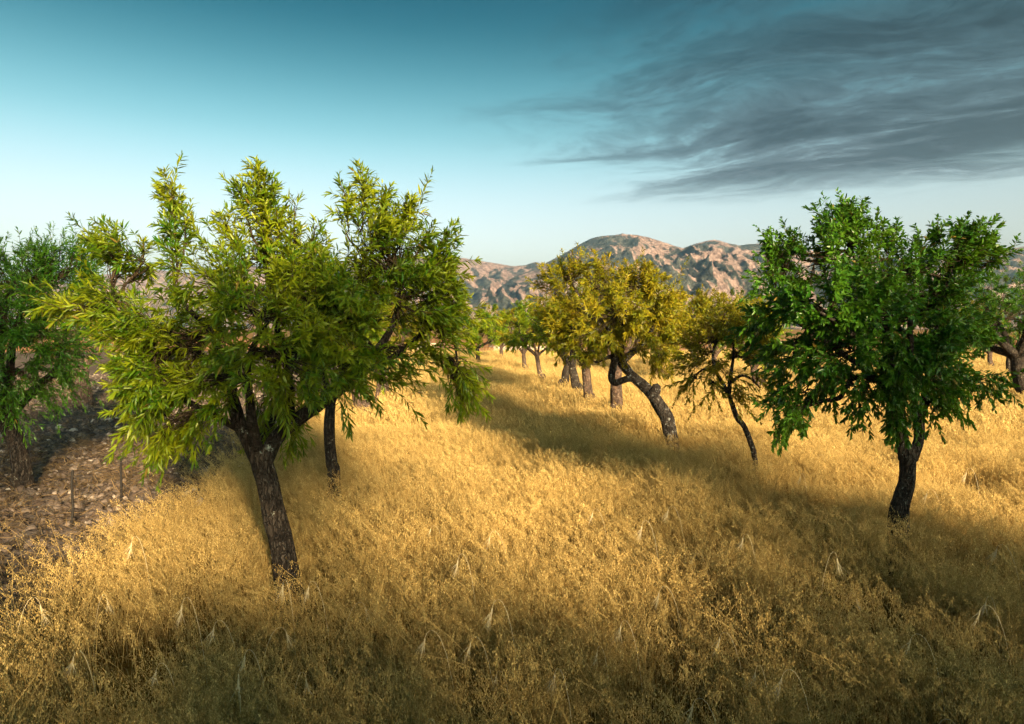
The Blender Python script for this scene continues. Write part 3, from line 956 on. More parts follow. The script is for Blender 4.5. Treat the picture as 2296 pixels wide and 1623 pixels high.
foot = at(1510, 962, Y); foot[2] = -0.05
tp_, tr_ = px_limb([(1498, 950, 0, 14.5), (1484, 918, 0, 14), (1466, 888, 0, 13.5), (1444, 866, 0, 12), (1425, 850, 0, 11.5), (1408, 832, 0, 10.5), (1394, 814, 0, 10), (1386, 800, 0, 9)], Y)
tp_ = np.vstack([foot, tp_]); tr_ = np.concatenate([[0.14], tr_])
limbs = [(tp_, tr_),
         px_limb([(1438, 858, 0, 9), (1415, 848, -0.05, 8), (1395, 853, -0.08, 7.5), (1378, 858, -0.1, 8), (1371, 846, -0.1, 8), (1374, 826, -0.1, 8), (1378, 805, -0.1, 8), (1370, 770, -0.1, 6), (1340, 700, -0.1, 4)], Y),
         px_limb([(1392, 812, 0, 9), (1412, 795, 0, 8), (1440, 770, 0, 6), (1470, 720, 0, 4), (1480, 660, 0, 3)], Y),
         px_limb([(1386, 805, 0, 8), (1370, 800, -0.1, 5), (1352, 805, -0.2, 4), (1335, 812, -0.2, 3)], Y),
         px_limb([(1388, 800, 0, 9), (1360, 740, 0.3, 7), (1310, 690, 0.4, 5), (1280, 620, 0.4, 3)], Y),
         px_limb([(1388, 800, 0, 9), (1400, 730, -0.6, 6), (1400, 680, -0.9, 4)], Y),
         px_limb([(1360, 740, 0.3, 6), (1290, 740, 0.3, 4), (1240, 700, 0.3, 3)], Y)]
clumps = [C_(1275, 625, 0.3, 38, 36, 0.5, 30, up=0.5), C_(1245, 660, 0.3, 32, 30, 0.5, 22, bias=(-0.3, 0, 0)), C_(1290, 690, 0.2, 60, 45, 0.7, 50), C_(1350, 650, 0.1, 55, 40, 0.7, 46, up=0.4),
          C_(1420, 650, 0.1, 50, 45, 0.7, 46, up=0.4), C_(1470, 660, 0.0, 42, 48, 0.6, 42, up=0.4), C_(1490, 700, 0.0, 40, 40, 0.6, 34), C_(1440, 700, -0.6, 60, 50, 0.6, 56, bias=(0, -0.5, 0)),
          C_(1370, 710, -0.7, 65, 50, 0.6, 60, bias=(0, -0.5, 0)), C_(1300, 750, -0.3, 60, 45, 0.6, 46, bias=(0, -0.4, 0)), C_(1240, 730, 0.2, 45, 40, 0.5, 30), C_(1425, 755, -0.5, 65, 32, 0.6, 50, bias=(0, -0.5, -0.1), up=0.1),
          C_(1350, 772, -0.3, 50, 24, 0.5, 30, bias=(0, -0.3, -0.1), up=0.1), C_(1290, 778, -0.2, 48, 24, 0.5, 28, bias=(0, -0.2, -0.1), up=0.0), C_(1480, 770, 0.0, 45, 34, 0.5, 30, up=0), C_(1500, 740, 0.1, 35, 40, 0.5, 24),
          C_(1380, 700, 1.0, 110, 70, 0.6, 70), C_(1300, 710, 1.0, 70, 50, 0.5, 36), C_(1470, 805, 0.1, 24, 16, 0.3, 9, up=-0.4)]
spires = [S_(1275, 620, 1282, 588, 0.3, 12, 0.3), S_(1260, 620, 1250, 598, 0.3, 8, 0.25), S_(1295, 620, 1300, 596, 0.3, 8, 0.25), S_(1350, 640, 1352, 612, 0.1, 8, 0.2), S_(1455, 630, 1450, 605, 0.1, 8, 0.25), S_(1425, 640, 1420, 618, 0.1, 8, 0.2), S_(1480, 640, 1488, 622, 0.1, 8, 0.2)]
build_tree('almond_tree', 'sunlit yellow-green almond tree on a long slanting trunk with a burl, in the centre', at(1510, 962, Y) * np.array([1, 1, 0]),
           limbs, clumps, 41, LEAF_G, BARK_LICHEN, 0.125, 0.024, 34, False, (0.30, 0.50), spires, group='almond trees of the orchard', wood_sides=24, wood_step=0.03,
           droop=0.45, center=at(1380, 740, Y), extra=burl)

# ---- slim young tree between the centre tree and the right tree
Y = root_of(1690, 1035)
foot = at(1697, 1040, Y); foot[2] = -0.05
tp_, tr_ = px_limb([(1692, 1028, 0, 6), (1682, 990, 0, 6.2), (1668, 955, 0, 6), (1655, 940, 0, 6.4), (1648, 925, 0, 5.6), (1642, 905, 0, 5)], Y)
tp_ = np.vstack([foot, tp_]); tr_ = np.concatenate([[0.04], tr_])
limbs = [(tp_, tr_),
         px_limb([(1644, 915, 0, 5), (1632, 880, 0, 4.6), (1615, 850, 0, 4), (1603, 828, 0, 3.6), (1598, 800, 0, 3), (1605, 770, 0, 3), (1630, 745, 0, 2)], Y),
         px_limb([(1634, 885, 0, 5), (1636, 860, 0, 4.5), (1640, 830, 0.1, 4), (1645, 790, 0.1, 3), (1640, 740, 0.1, 2)], Y),
         px_limb([(1638, 858, 0, 4), (1662, 842, 0, 3.2), (1685, 850, 0, 2.6), (1705, 870, 0, 1.8)], Y),
         px_limb([(1630, 878, 0, 4), (1608, 862, 0, 2.6), (1590, 850, 0, 1.8)], Y),
         px_limb([(1606, 836, 0, 3.4), (1585, 826, -0.1, 2.6), (1566, 835, -0.1, 2.0), (1552, 850, -0.1, 1.4)], Y)]
clumps = [C_(1600, 760, 0, 45, 32, 0.4, 38), C_(1650, 750, 0, 40, 32, 0.4, 35), C_(1570, 790, 0, 34, 24, 0.35, 25, bias=(-0.3, 0, -0.1)), C_(1565, 845, -0.1, 26, 18, 0.25, 17, up=-0.2), C_(1615, 815, 0, 34, 26, 0.3, 20, up=0),
          C_(1660, 800, 0, 38, 28, 0.35, 25, up=0), C_(1695, 790, 0, 34, 34, 0.35, 28), C_(1700, 845, 0, 26, 16, 0.25, 12, up=-0.3), C_(1650, 885, 0, 16, 22, 0.12, 9, up=0.5), C_(1620, 720, 0.1, 40, 26, 0.35, 25, up=0.5), C_(1590, 860, 0, 22, 12, 0.2, 8, up=-0.3), C_(1680, 740, 0.1, 34, 30, 0.35, 25)]
build_tree('almond_tree', 'slim young almond tree with thin crooked pale trunk between centre and right trees', at(1697, 1040, Y) * np.array([1, 1, 0]),
           limbs, clumps, 53, LEAF_G, BARK_LICHEN, 0.085, 0.019, 28, True, (0.26, 0.44), (), group='almond trees of the orchard', wood_sides=16, wood_step=0.03, center=at(1630, 800, Y))


# ---- the other orchard trees
def orchard_tree(label, foot_px, fork_px, crown, r_px, seed, leaf_mat, bark, n_sh=220, leaf=(0.13, 0.026), soil=False, spire_n=5, name='almond_tree',
                 Yfix=None, droop=0.35, per=27, group='almond trees of the orchard', fork2=None, depth=None, gaps=0.9):
    fx, fy = foot_px
    Yt = Yfix if Yfix else (float(hit(fx, fy, 0.0)[1]) if soil else root_of(fx, fy))
    rng = np.random.default_rng(seed)
    s = Yt / F
    base = at(fx, fy, Yt); foot = base.copy(); foot[2] = -0.05
    fork = at(fork_px[0], fork_px[1], Yt)
    cx, cy, rx, ry = crown
    cc = at(cx, cy, Yt); RX, RZ = rx * s, ry * s; RY = depth if depth else 0.85 * RX
    r0 = r_px * s
    pts = [foot, foot * 0.6 + fork * 0.4 + rng.normal(0, 0.016, 3), foot * 0.25 + fork * 0.75 + rng.normal(0, 0.02, 3), fork]
    if base[2] > 0.02:
        pts.insert(1, base)
    limbs = [(np.array(pts), np.linspace(r0 * 1.12, r0 * 0.85, len(pts)))]
    for k in range(5):
        a = k / 5 * 6.28 + rng.uniform(-0.4, 0.4)
        tgt = cc + np.array([math.cos(a) * RX * 0.6, math.sin(a) * RY * 0.6, rng.uniform(-0.1, 0.5) * RZ])
        mid = fork * 0.5 + tgt * 0.5 + np.array([math.cos(a) * RX * 0.12, math.sin(a) * RY * 0.12, -0.08 * RZ]) + rng.normal(0, 0.05, 3)
        limbs.append((np.array([fork - (fork - pts[-2]) * 0.15, fork * 0.75 + mid * 0.25, mid, tgt]), np.array([r0 * 0.65, r0 * 0.55, r0 * 0.36, r0 * 0.16])))
    clumps = []
    nk = 15
    for k in range(nk):
        ph = k * GOLD + rng.uniform(-0.3, 0.3); zz = 1 - 2 * (k + 0.5) / nk
        rr_ = math.sqrt(max(0, 1 - zz * zz))
        f = rng.uniform(0.55, 0.80)
        c = cc + np.array([rr_ * math.cos(ph) * RX * f, rr_ * math.sin(ph) * RY * f, zz * RZ * f * (1.0 if zz > 0 else 0.62)])
        k_ = rng.uniform(0.30, 0.46)
        clumps.append(dict(c=c, r=(RX * k_, RY * k_, RZ * k_), n=n_sh * gaps / nk * rng.uniform(0.75, 1.3), up=0.40 if zz > 0 else 0.12))
    clumps.append(dict(c=cc, r=(RX * 0.5, RY * 0.5, RZ * 0.5), n=n_sh * 0.12))
    spires = []
    for k in range(spire_n):
        x = rng.uniform(-0.7, 0.7); y = rng.uniform(-0.5, 0.5)
        top = math.sqrt(max(0.05, 1 - x * x - y * y))
        a_ = cc + np.array([x * RX, y * RY, top * RZ * 0.75]); h = rng.uniform(0.25, 0.5)
        spires.append((a_, a_ + np.array([x * 0.15, y * 0.15, h + RZ * 0.15]), 9, 0.16))
    shl = (0.30, 0.52) if RX > 0.9 else (0.22, 0.4)
    return build_tree(name, label, base * np.array([1, 1, 0]), limbs, clumps, seed, leaf_mat, bark, leaf[0] * 1.05, leaf[1] * 1.15, per, False, shl, spires,
                      group=group, wood_sides=16, wood_step=0.06, droop=droop, center=cc - np.array([0, 0, 0.2]))


orchard_tree('almond tree with straight slim trunk directly behind the large leaning tree', (748, 1048), (742, 900), (740, 740, 130, 110), 13, 61, LEAF_A, BARK_DARK, 300, (0.11, 0.020))
orchard_tree('almond tree with pinkish trunk leaning left, seen through the large tree\'s right side', (822, 906), (790, 850), (760, 760, 110, 85), 11, 62, LEAF_G, BARK_WARM, 240)
orchard_tree('almond tree with short thick stump-like trunk beyond the leaning pinkish trunk', (862, 880), (856, 820), (850, 745, 95, 70), 12, 63, LEAF_G, BARK_WARM, 220)
orchard_tree('thin almond sapling stem just left of the short thick trunk', (842, 896), (848, 840), (842, 800, 34, 34), 4.5, 64, LEAF_A, BARK_WARM, 50, spire_n=1)
orchard_tree('almond tree with slender rosy trunk at the far right of the large tree', (886, 828), (872, 790), (880, 735, 70, 48), 7, 65, LEAF_G, BARK_WARM, 180, (0.16, 0.034))
orchard_tree('almond tree with thick upright trunk, orange on its sunny side, behind the slanting trunk', (1381, 910), (1384, 815), (1385, 715, 105, 80), 14, 66, LEAF_G, BARK_WARM, 240)
orchard_tree('almond tree with broad straight brown trunk left of the centre tree', (1325, 890), (1314, 825), (1310, 725, 80, 68), 11, 67, LEAF_A, BARK_WARM, 230)
orchard_tree('almond tree with black trunk swollen at the foot, second left of centre', (1298, 868), (1283, 822), (1270, 738, 66, 54), 10, 68, LEAF_A, BARK_DARK, 200)
orchard_tree('almond tree with short black trunk leaning right, third left of centre', (1259, 858), (1274, 818), (1250, 740, 60, 48), 9, 69, LEAF_A, BARK_DARK, 190)
orchard_tree('almond tree with thin orange-lit trunk leaning left, beyond the oats', (1218, 842), (1204, 798), (1195, 742, 62, 55), 5.5, 70, LEAF_A, BARK_WARM, 260, (0.15, 0.03))
orchard_tree('almond tree with short orange-lit trunk at the left of the middle row', (1178, 818), (1174, 793), (1168, 745, 50, 46), 5, 71, LEAF_G, BARK_WARM, 220, (0.17, 0.036))
orchard_tree('almond tree with grey block-like trunk right of the centre tree', (1477, 828), (1476, 800), (1490, 738, 62, 60), 8, 72, LEAF_G, BARK_WARM, 220, (0.16, 0.034))
orchard_tree('yellow-green almond tree with upright tips behind the young tree', (1560, 822), (1556, 795), (1545, 725, 50, 62), 5, 73, LEAF_G, BARK_WARM, 260, (0.17, 0.036), spire_n=8)
orchard_tree('bright yellow almond tree with many upright tips just behind the slim young tree', (1606, 840), (1602, 800), (1612, 725, 62, 56), 6, 74, LEAF_G, BARK_WARM, 300, (0.15, 0.032), spire_n=9)
orchard_tree('almond tree with curved dark trunk left of the right-hand tree', (1716, 830), (1722, 795), (1700, 730, 60, 54), 5.5, 75, LEAF_A, BARK_DARK, 260, (0.15, 0.03))
orchard_tree('almond tree with stubby grey trunk low behind the young tree', (1708, 856), (1690, 826), (1680, 770, 60, 42), 9, 76, LEAF_A, BARK_WARM, 180)
orchard_tree('almond tree with stout black trunk at the right edge of the orchard', (2312, 880), (2282, 800), (2262, 710, 120, 92), 19, 77, LEAF_B, BARK_DARK, 320, (0.12, 0.024))
orchard_tree('almond tree with dark straight trunk left of the stout black one', (2266, 833), (2263, 795), (2240, 735, 70, 52), 6, 78, LEAF_B, BARK_DARK, 200, (0.15, 0.03))
orchard_tree('almond tree with orange-lit forked trunk near the right edge', (2223, 818), (2220, 792), (2200, 742, 55, 42), 5.5, 79, LEAF_G, BARK_WARM, 180, (0.17, 0.036))
orchard_tree('almond tree with thick gnarled grey trunk on the turned soil at left', (186, 912), (180, 828), (185, 730, 95, 85), 19, 80, LEAF_G, BARK_WARM, 250, (0.125, 0.024), soil=True)
orchard_tree('almond tree with dark trunk on the far left edge of the oats', (1072, 805), (1070, 780), (1085, 742, 60, 42), 4.6, 81, LEAF_A, BARK_DARK, 260, (0.19, 0.042))
orchard_tree('round green almond tree in the far row left of the middle row', (1125, 796), (1124, 778), (1135, 742, 52, 40), 4, 82, LEAF_A, BARK_WARM, 240, (0.20, 0.045), spire_n=3)
far = [(960, 712, 46, 24, 78, 'G'), (1025, 716, 42, 22, 72, 'A'), (1100, 718, 44, 20, 80, 'G'), (1180, 712, 44, 24, 85, 'D'), (1260, 715, 50, 24, 76, 'G'), (1420, 712, 60, 26, 80, 'D'), (1540, 712, 44, 26, 82, 'A'),
       (1600, 706, 44, 30, 78, 'G'), (1655, 694, 46, 34, 70, 'D'), (1725, 700, 40, 30, 74, 'G'), (1820, 705, 52, 28, 80, 'A'), (1930, 708, 55, 26, 76, 'D'), (2040, 706, 52, 28, 80, 'G'), (2120, 700, 50, 32, 72, 'A'), (2260, 672, 46, 44, 66, 'D'),
       (2190, 704, 46, 30, 78, 'G'), (90, 712, 50, 26, 80, 'A'), (210, 708, 48, 28, 76, 'G'), (330, 708, 52, 28, 78, 'A'), (450, 712, 50, 26, 80, 'D'), (570, 708, 54, 28, 76, 'G'), (690, 708, 50, 28, 80, 'A'), (830, 710, 52, 26, 77, 'D')]
words = {'G': 'yellow-green', 'A': 'bright green', 'D': 'dark olive brown'}
order = ['first', 'second', 'third', 'fourth', 'fifth', 'sixth', 'seventh', 'eighth', 'ninth', 'tenth', 'eleventh', 'twelfth']
count = {}
for i, (cx, cy, rx, ry, Yt, kd) in enumerate(sorted(far)):
    k = count.get(kd, 0); count[kd] = k + 1
    foot_y = 735 + CAM_H * F / Yt
    orchard_tree('%s tree in the far tree line, %s such from the left' % (words[kd], order[k]), (cx, foot_y - 8), (cx + 2, cy + ry * 0.8), (cx, cy, rx, ry + 8), 4, 100 + i,
                 {'G': LEAF_G, 'A': LEAF_A, 'D': LEAF_D}[kd], BARK_WARM, 120, (0.26, 0.075), spire_n=3, Yfix=Yt, group='far tree line beyond the field', per=14,
                 name='field_tree')


# ---- unseen trees and bushes added right of and behind the viewer to cast shade
def shade_tree(label, x, y, h, rx, seed, leaf_mat=LEAF_B, n_sh=300, clear=0.42, r0=0.15):
    rng = np.random.default_rng(seed)
    cc = np.array([x - 0.1, y, h * (clear + 1) / 2]); RZ = h * (1 - clear) / 2
    foot = np.array([x + 0.2, y, -0.05]); fork = np.array([x, y, h * clear * 0.75])
    limbs = [(np.array([foot, foot * 0.5 + fork * 0.5 + rng.normal(0, 0.04, 3), fork]), np.array([1.1, 0.95, 0.9]) * r0)]
    for k in range(5):
        a = k / 5 * 6.28
        tgt = cc + np.array([math.cos(a) * rx * 0.6, math.sin(a) * rx * 0.6, 0.3 * RZ])
        limbs.append((np.array([fork - [0, 0, 0.1], fork * 0.5 + tgt * 0.5 + rng.normal(0, 0.06, 3), tgt]), np.array([0.6, 0.4, 0.14]) * r0))
    clumps = []
    for k in range(16):
        ph = k * GOLD; zz = 1 - 2 * (k + 0.5) / 16; rr_ = math.sqrt(1 - zz * zz); f = rng.uniform(0.6, 0.85)
        clumps.append(dict(c=cc + np.array([rr_ * math.cos(ph) * rx * f, rr_ * math.sin(ph) * rx * f, zz * RZ * f]), r=(rx * 0.4, rx * 0.4, RZ * 0.4), n=n_sh / 16, up=0.3))
    clumps.append(dict(c=cc, r=(rx * 0.75, rx * 0.75, RZ * 0.75), n=n_sh * 0.5, up=0.2))
    build_tree('almond_tree', label, (x + 0.2, y, 0), limbs, clumps, seed, leaf_mat, BARK_DARK, 0.14, 0.034, 22, False, (0.35, 0.6), (), group='almond trees of the orchard', wood_sides=14, wood_step=0.08, center=cc)


shade_tree('added almond tree just outside the view, shading the right-hand tree', 6.9, 0.1, 5.0, 1.8, 201, n_sh=440)
shade_tree('added tall almond tree behind the viewer with a high crown for shade', 2.4, -3.0, 5.2, 1.25, 202, n_sh=460, clear=0.64, r0=0.08)
shade_tree('added low almond shade bush behind the viewer, rightmost of six', 7.4, -2.2, 3.2, 1.5, 207, n_sh=620, clear=0.10)
shade_tree('added low almond shade bush behind the viewer, second of six from the right', 5.4, -2.4, 2.75, 1.4, 203, n_sh=660, clear=0.10)
shade_tree('added low almond shade bush behind the viewer, third of six from the right', 3.4, -2.6, 2.55, 1.3, 204, n_sh=640, clear=0.10)
shade_tree('added low almond shade bush behind the viewer, fourth of six from the right', 1.3, -2.5, 2.55, 1.3, 205, n_sh=640, clear=0.10)
shade_tree('added low almond shade bush behind the viewer, fifth of six from the right', -0.8, -2.3, 2.5, 1.3, 206, n_sh=600, clear=0.10)
shade_tree('added low almond shade bush behind the viewer, leftmost of six', -2.4, -3.6, 2.7, 1.1, 209, n_sh=460, clear=0.10)
shade_tree('added tall almond shade tree behind the viewer at left, beside the turned soil', -3.1, -0.8, 6.8, 2.1, 208, n_sh=820)


# ------------------------------------------------------------------ oats
PROTO = bpy.data.collections.new('plant_kinds')      # kept out of the scene, used only for planting


def oat_tuft(seed, n_st, spread, h0, h1, spk=18, simple=False):
    rng = np.random.default_rng(seed)
    V = []; T = []; MI = []
    off = 0

    def add(v, t, mi):
        nonlocal off
        V.append(v); T.append(np.asarray(t) + off); MI.append(np.full(len(t), mi)); off += len(v)
    lean_dir = np.array([-0.75, -0.25, 0])
    for s in range(n_st):
        b = np.array([rng.normal(0, spread), rng.normal(0, spread), 0])
        h = rng.uniform(h0, h1)
        ln = lean_dir * rng.uniform(0.05, 0.5) * h + np.append(rng.normal(0, 0.22, 2) * h, 0)
        K = 4 if simple else 6
        t = np.linspace(0, 1, K)[:, None]
        p = b + np.array([0, 0, h]) * (t - 0.12 * t ** 3) + ln * t ** 1.8
        tan = nrm(np.gradient(p, axis=0))
        side = nrm(np.cross(tan, np.append(rng.normal(0, 1, 2), 0.1)))
        wd = (0.0022 if not simple else 0.006) * (1.15 - 0.6 * t)
        v = np.empty((2 * K, 3)); v[0::2] = p - side * wd; v[1::2] = p + side * wd
        tr = []
        for i in range(K - 1):
            tr += [(2 * i, 2 * i + 1, 2 * i + 3), (2 * i, 2 * i + 3, 2 * i + 2)]
        add(v, tr, 0)
        # a dry blade
        if rng.uniform() < 0.9 and not simple:
            k0 = rng.integers(1, 3)
            d = nrm(np.append(rng.normal(0, 1, 2), rng.uniform(0.2, 1.0)))
            L = rng.uniform(0.12, 0.26)
            sd = nrm(np.cross(d, [0.1, 0.2, 1])) * rng.uniform(0.0025, 0.0045)
            m_ = p[k0] + d * L * 0.5; e_ = m_ + d * L * 0.4 + np.array([0, 0, -L * 0.3])
            add(np.array([p[k0], m_ + sd, m_ - sd, e_]), [(0, 1, 2), (1, 3, 2)], 0)
        # loose panicle of hanging spikelets
        n = int(spk * rng.uniform(0.7, 1.3))
        pl = rng.uniform(0.13, 0.22) * (1 if not simple else 1.3)
        for k in range(n):
            f = rng.uniform(0, 1)
            a0 = p[-1] - tan[-1] * pl * f * 0.85
            out = np.append(rng.normal(0, 1, 2), 0); out = nrm(out) * rng.uniform(0.012, 0.055) * (0.35 + 0.65 * f)
            c = a0 + out + np.array([0, 0, rng.uniform(-0.03, 0.01)])
            L = rng.uniform(0.012, 0.021) * (1 if not simple else 1.9)
            d = nrm(np.array([rng.normal(0, 0.35) - 0.15, rng.normal(0, 0.35), -1.0 if rng.uniform() < 0.8 else 0.6]))
            sd = nrm(np.cross(d, np.append(rng.normal(0, 1, 2), 0.1)))
            wv = L * rng.uniform(0.13, 0.2)
            nn = np.cross(d, sd) * wv * 0.6
            m_ = c + d * L * 0.4
            add(np.array([c, m_ + sd * wv + nn, m_ - sd * wv + nn, c + d * L]), [(0, 1, 3), (0, 3, 2)], 1)
            if not simple and k % 2 == 0:
                s2 = sd * 0.0006
                add(np.array([a0 - s2, a0 + s2, c]), [(0, 1, 2)], 0)
    me = mesh_np('oat_tuft', np.vstack(V), tris=np.vstack(T))
    me.materials.append(STRAW); me.materials.append(SPIKELET)
    me.polygons.foreach_set('material_index', np.concatenate(MI).astype(np.int32))
    return me


def proto_collection(name, meshes):
    c = bpy.data.collections.new(name)
    for i, me in enumerate(meshes):
        o = bpy.data.objects.new('%s_%02d' % (name, i), me)
        c.objects.link(o)
    return c


def scatter(name, coll, pts, rot, scl, idx, label=None, mat=None):
    """one planted mass: points carrying rotation, size and kind, instanced with geometry nodes"""
    me = bpy.data.meshes.new(name)
    me.vertices.add(len(pts)); me.vertices.foreach_set('co', np.asarray(pts, np.float32).ravel())
    for nm, typ, dat, key in (('rot', 'FLOAT_VECTOR', rot, 'vector'), ('scl', 'FLOAT', scl, 'value'), ('kind_i', 'INT', idx, 'value')):
        at_ = me.attributes.new(nm, typ, 'POINT')
        at_.data.foreach_set(key, np.asarray(dat, np.int32 if typ == 'INT' else np.float32).ravel())
    o = bpy.data.objects.new(name, me)
    COL.objects.link(o)
    ng = bpy.data.node_groups.new(name + '_planting', 'GeometryNodeTree')
    ng.interface.new_socket('Geometry', in_out='INPUT', socket_type='NodeSocketGeometry')
    ng.interface.new_socket('Geometry', in_out='OUTPUT', socket_type='NodeSocketGeometry')
    gi = ng.nodes.new('NodeGroupInput'); go = ng.nodes.new('NodeGroupOutput')
    m2p = ng.nodes.new('GeometryNodeMeshToPoints')
    ci = ng.nodes.new('GeometryNodeCollectionInfo')
    ci.inputs[0].default_value = coll
    ci.inputs[1].default_value = True; ci.inputs[2].default_value = True
    iop = ng.nodes.new('GeometryNodeInstanceOnPoints')
    iop.inputs['Pick Instance'].default_value = True

    def named(nm, typ):
        n_ = ng.nodes.new('GeometryNodeInputNamedAttribute'); n_.data_type = typ
        n_.inputs[0].default_value = nm
        return n_.outputs[0]
    e2r = ng.nodes.new('FunctionNodeEulerToRotation')
    L = ng.links.new
    L(gi.outputs[0], m2p.inputs[0]); L(m2p.outputs[0], iop.inputs['Points']); L(ci.outputs[0], iop.inputs['Instance'])
    L(named('kind_i', 'INT'), iop.inputs['Instance Index'])
    L(named('rot', 'FLOAT_VECTOR'), e2r.inputs[0]); L(e2r.outputs[0], iop.inputs['Rotation'])
    L(named('scl', 'FLOAT'), iop.inputs['Scale'])
    L(iop.outputs[0], go.inputs[0])
    md = o.modifiers.new('planting', 'NODES'); md.node_group = ng
    tag(o, label, None, None, 'stuff')
    return o


N_OAT = 12
near_kinds = proto_collection('oat_kind', [oat_tuft(300 + i, 75, 0.19, 0.42, 0.84, 25) for i in range(N_OAT)])
far_kinds = proto_collection('oat_far_kind', [oat_tuft(400 + i, 80, 0.36, 0.40, 0.78, 11, True) for i in range(8)])

rng = np.random.default_rng(5)


def field_points(y0, y1, dens, margin):
    """random points between two distances inside a widened view wedge, right of the soil edge"""
    w1 = 0.80 * y1 + margin
    n = int(dens * (y1 - y0) * 2 * w1)
    y = rng.uniform(y0, y1, n); x = rng.uniform(-w1, w1, n)
    keep = (np.abs(x) < 0.80 * np.maximum(y, 0) + margin) & (x > edge_x(y) + 0.22)
    return np.stack([x[keep], y[keep], np.zeros(keep.sum())], 1)


def height_var(p):
    return np.array([1.0 + 0.32 * noise.noise((a[0] * 0.55, a[1] * 0.55, 2.0)) + 0.16 * noise.noise((a[0] * 1.9, a[1] * 1.9, 8.0)) for a in p])


def thin(p, lo=-0.42, k=1.0):
    n = np.array([noise.noise((a[0] * 0.9, a[1] * 0.9, 14.0)) for a in p])
    return p[(n + rng.uniform(-0.2, 0.2, len(p))) > lo]


near = np.vstack([field_points(0.8, 6, 12.0, 2.2), field_points(6, 13, 9.5, 2.2)])
near = thin(near, -0.56)
hv = height_var(near)
n = len(near)
scatter('oats', near_kinds, near, np.stack([rng.normal(0, 0.05, n), rng.normal(0, 0.05, n), rng.normal(0, 0.7, n)], 1), 0.76 * hv * rng.uniform(0.85, 1.15, n), rng.integers(0, N_OAT, n),
        'dense golden wild oats covering the foreground')
mid = np.vstack([field_points(12.6, 24, 6.0, 3), field_points(24, 40, 3.2, 4), field_points(40, FIELD_END, 1.8, 5)])
mid = thin(mid, -0.5)
hv = height_var(mid)
n = len(mid)
scatter('oats', far_kinds, mid, np.stack([rng.normal(0, 0.08, n), rng.normal(0, 0.08, n), rng.normal(0, 0.9, n)], 1), 0.78 * hv * rng.uniform(0.85, 1.2, n), rng.integers(0, 8, n),
        'golden oats of the middle and far field')
# oats around and behind the viewer
back = np.stack([rng.uniform(-3.0, 9, 500), rng.uniform(-7, 0.8, 500), np.zeros(500)], 1)
n = len(back)
scatter('oats', far_kinds, back, np.stack([rng.normal(0, 0.08, n), rng.normal(0, 0.08, n), rng.normal(0, 0.9, n)], 1), 0.85 * rng.uniform(0.85, 1.2, n), rng.integers(0, 8, n),
        'oats around and behind the viewer')


# ------------------------------------------------------------------ clods, stones and litter on the turned soil
def clod_mesh(seed, flat=0.7):
    import bmesh
    bm = bmesh.new()
    bmesh.ops.create_icosphere(bm, subdivisions=2, radius=1.0)
    for v in bm.verts:
        k = 1 + 0.42 * noise.noise(v.co * 1.1 + Vector((seed, 0, 0))) + 0.2 * noise.noise(v.co * 2.7 + Vector((0, seed, 0)))
        v.co *= k
        v.co.z *= flat
    me = bpy.data.meshes.new('clod')
    bm.to_mesh(me); bm.free()
    return me


def litter_mesh(seed):
    rng = np.random.default_rng(seed)
    V = []; T = []; off = 0
    for k in range(7):
        b = np.append(rng.normal(0, 0.10, 2), rng.uniform(0.01, 0.06)); a = rng.uniform(0, 6.28); L = rng.uniform(0.10, 0.32)
        d = np.array([math.cos(a), math.sin(a), rng.normal(0, 0.15)])
        sd = nrm(np.cross(d, [0, 0, 1.0]) + rng.normal(0, 0.3, 3)) * rng.uniform(0.002, 0.004)
        m_ = b + d * L * 0.5 + np.array([0, 0, rng.uniform(0, 0.05)]); e = b + d * L
        V += [b - sd, b + sd, m_ - sd, m_ + sd, e]; T += [(off, off + 1, off + 3), (off, off + 3, off + 2), (off + 2, off + 3, off + 4)]; off += 5
    return mesh_np('litter', np.array(V), tris=T)


CLOD = mat_clod()
cms = [clod_mesh(i * 3.3 + 1) for i in range(8)]
for m_ in cms: m_.materials.append(CLOD)
clod_kinds = proto_collection('clod_kind', cms)
LITTER = mat_straw('dead_litter', (0.16, 0.10, 0.05), (0.34, 0.24, 0.13), 0.2)
lms = [litter_mesh(i) for i in range(6)]
for m_ in lms: m_.materials.append(LITTER)
litter_kinds = proto_collection('litter_kind', lms)


def soil_points(y0, y1, dens, wmax):
    n = int(dens * (y1 - y0) * wmax)
    y = rng.uniform(y0, y1, n); x = edge_x(y) - rng.uniform(-0.1, wmax, n)
    keep = x > -0.85 * y - 2.5
    x, y = x[keep], y[keep]
    z = np.array([0.085 * noise.fractal((a * 2.6, b * 2.6, 3.0), 0.8, 2.1, 4) + 0.03 for a, b in zip(x, y)])
    return np.stack([x, y, z], 1)


sp = np.vstack([soil_points(4, 14, 130, 9), soil_points(14, 34, 30, 22)])
n = len(sp)
sc = 0.014 + 0.050 * rng.uniform(0, 1, n) ** 2.4
sc *= 1 + 0.5 * (sp[:, 1] > 14)
scatter('soil_clods', clod_kinds, sp, np.stack([rng.normal(0, 0.5, n), rng.normal(0, 0.5, n), rng.uniform(0, 6.28, n)], 1), sc, rng.integers(0, 8, n), 'brown clods and pale stones on the turned soil')
lp = np.vstack([soil_points(4, 14, 40, 9), soil_points(14, 30, 10, 20)])
n = len(lp)
scatter('dead_straw', litter_kinds, lp, np.stack([rng.normal(0, 0.12, n), rng.normal(0, 0.12, n), rng.uniform(0, 6.28, n)], 1), rng.uniform(0.7, 1.4, n), rng.integers(0, 6, n), 'dead straw strewn over the turned soil')


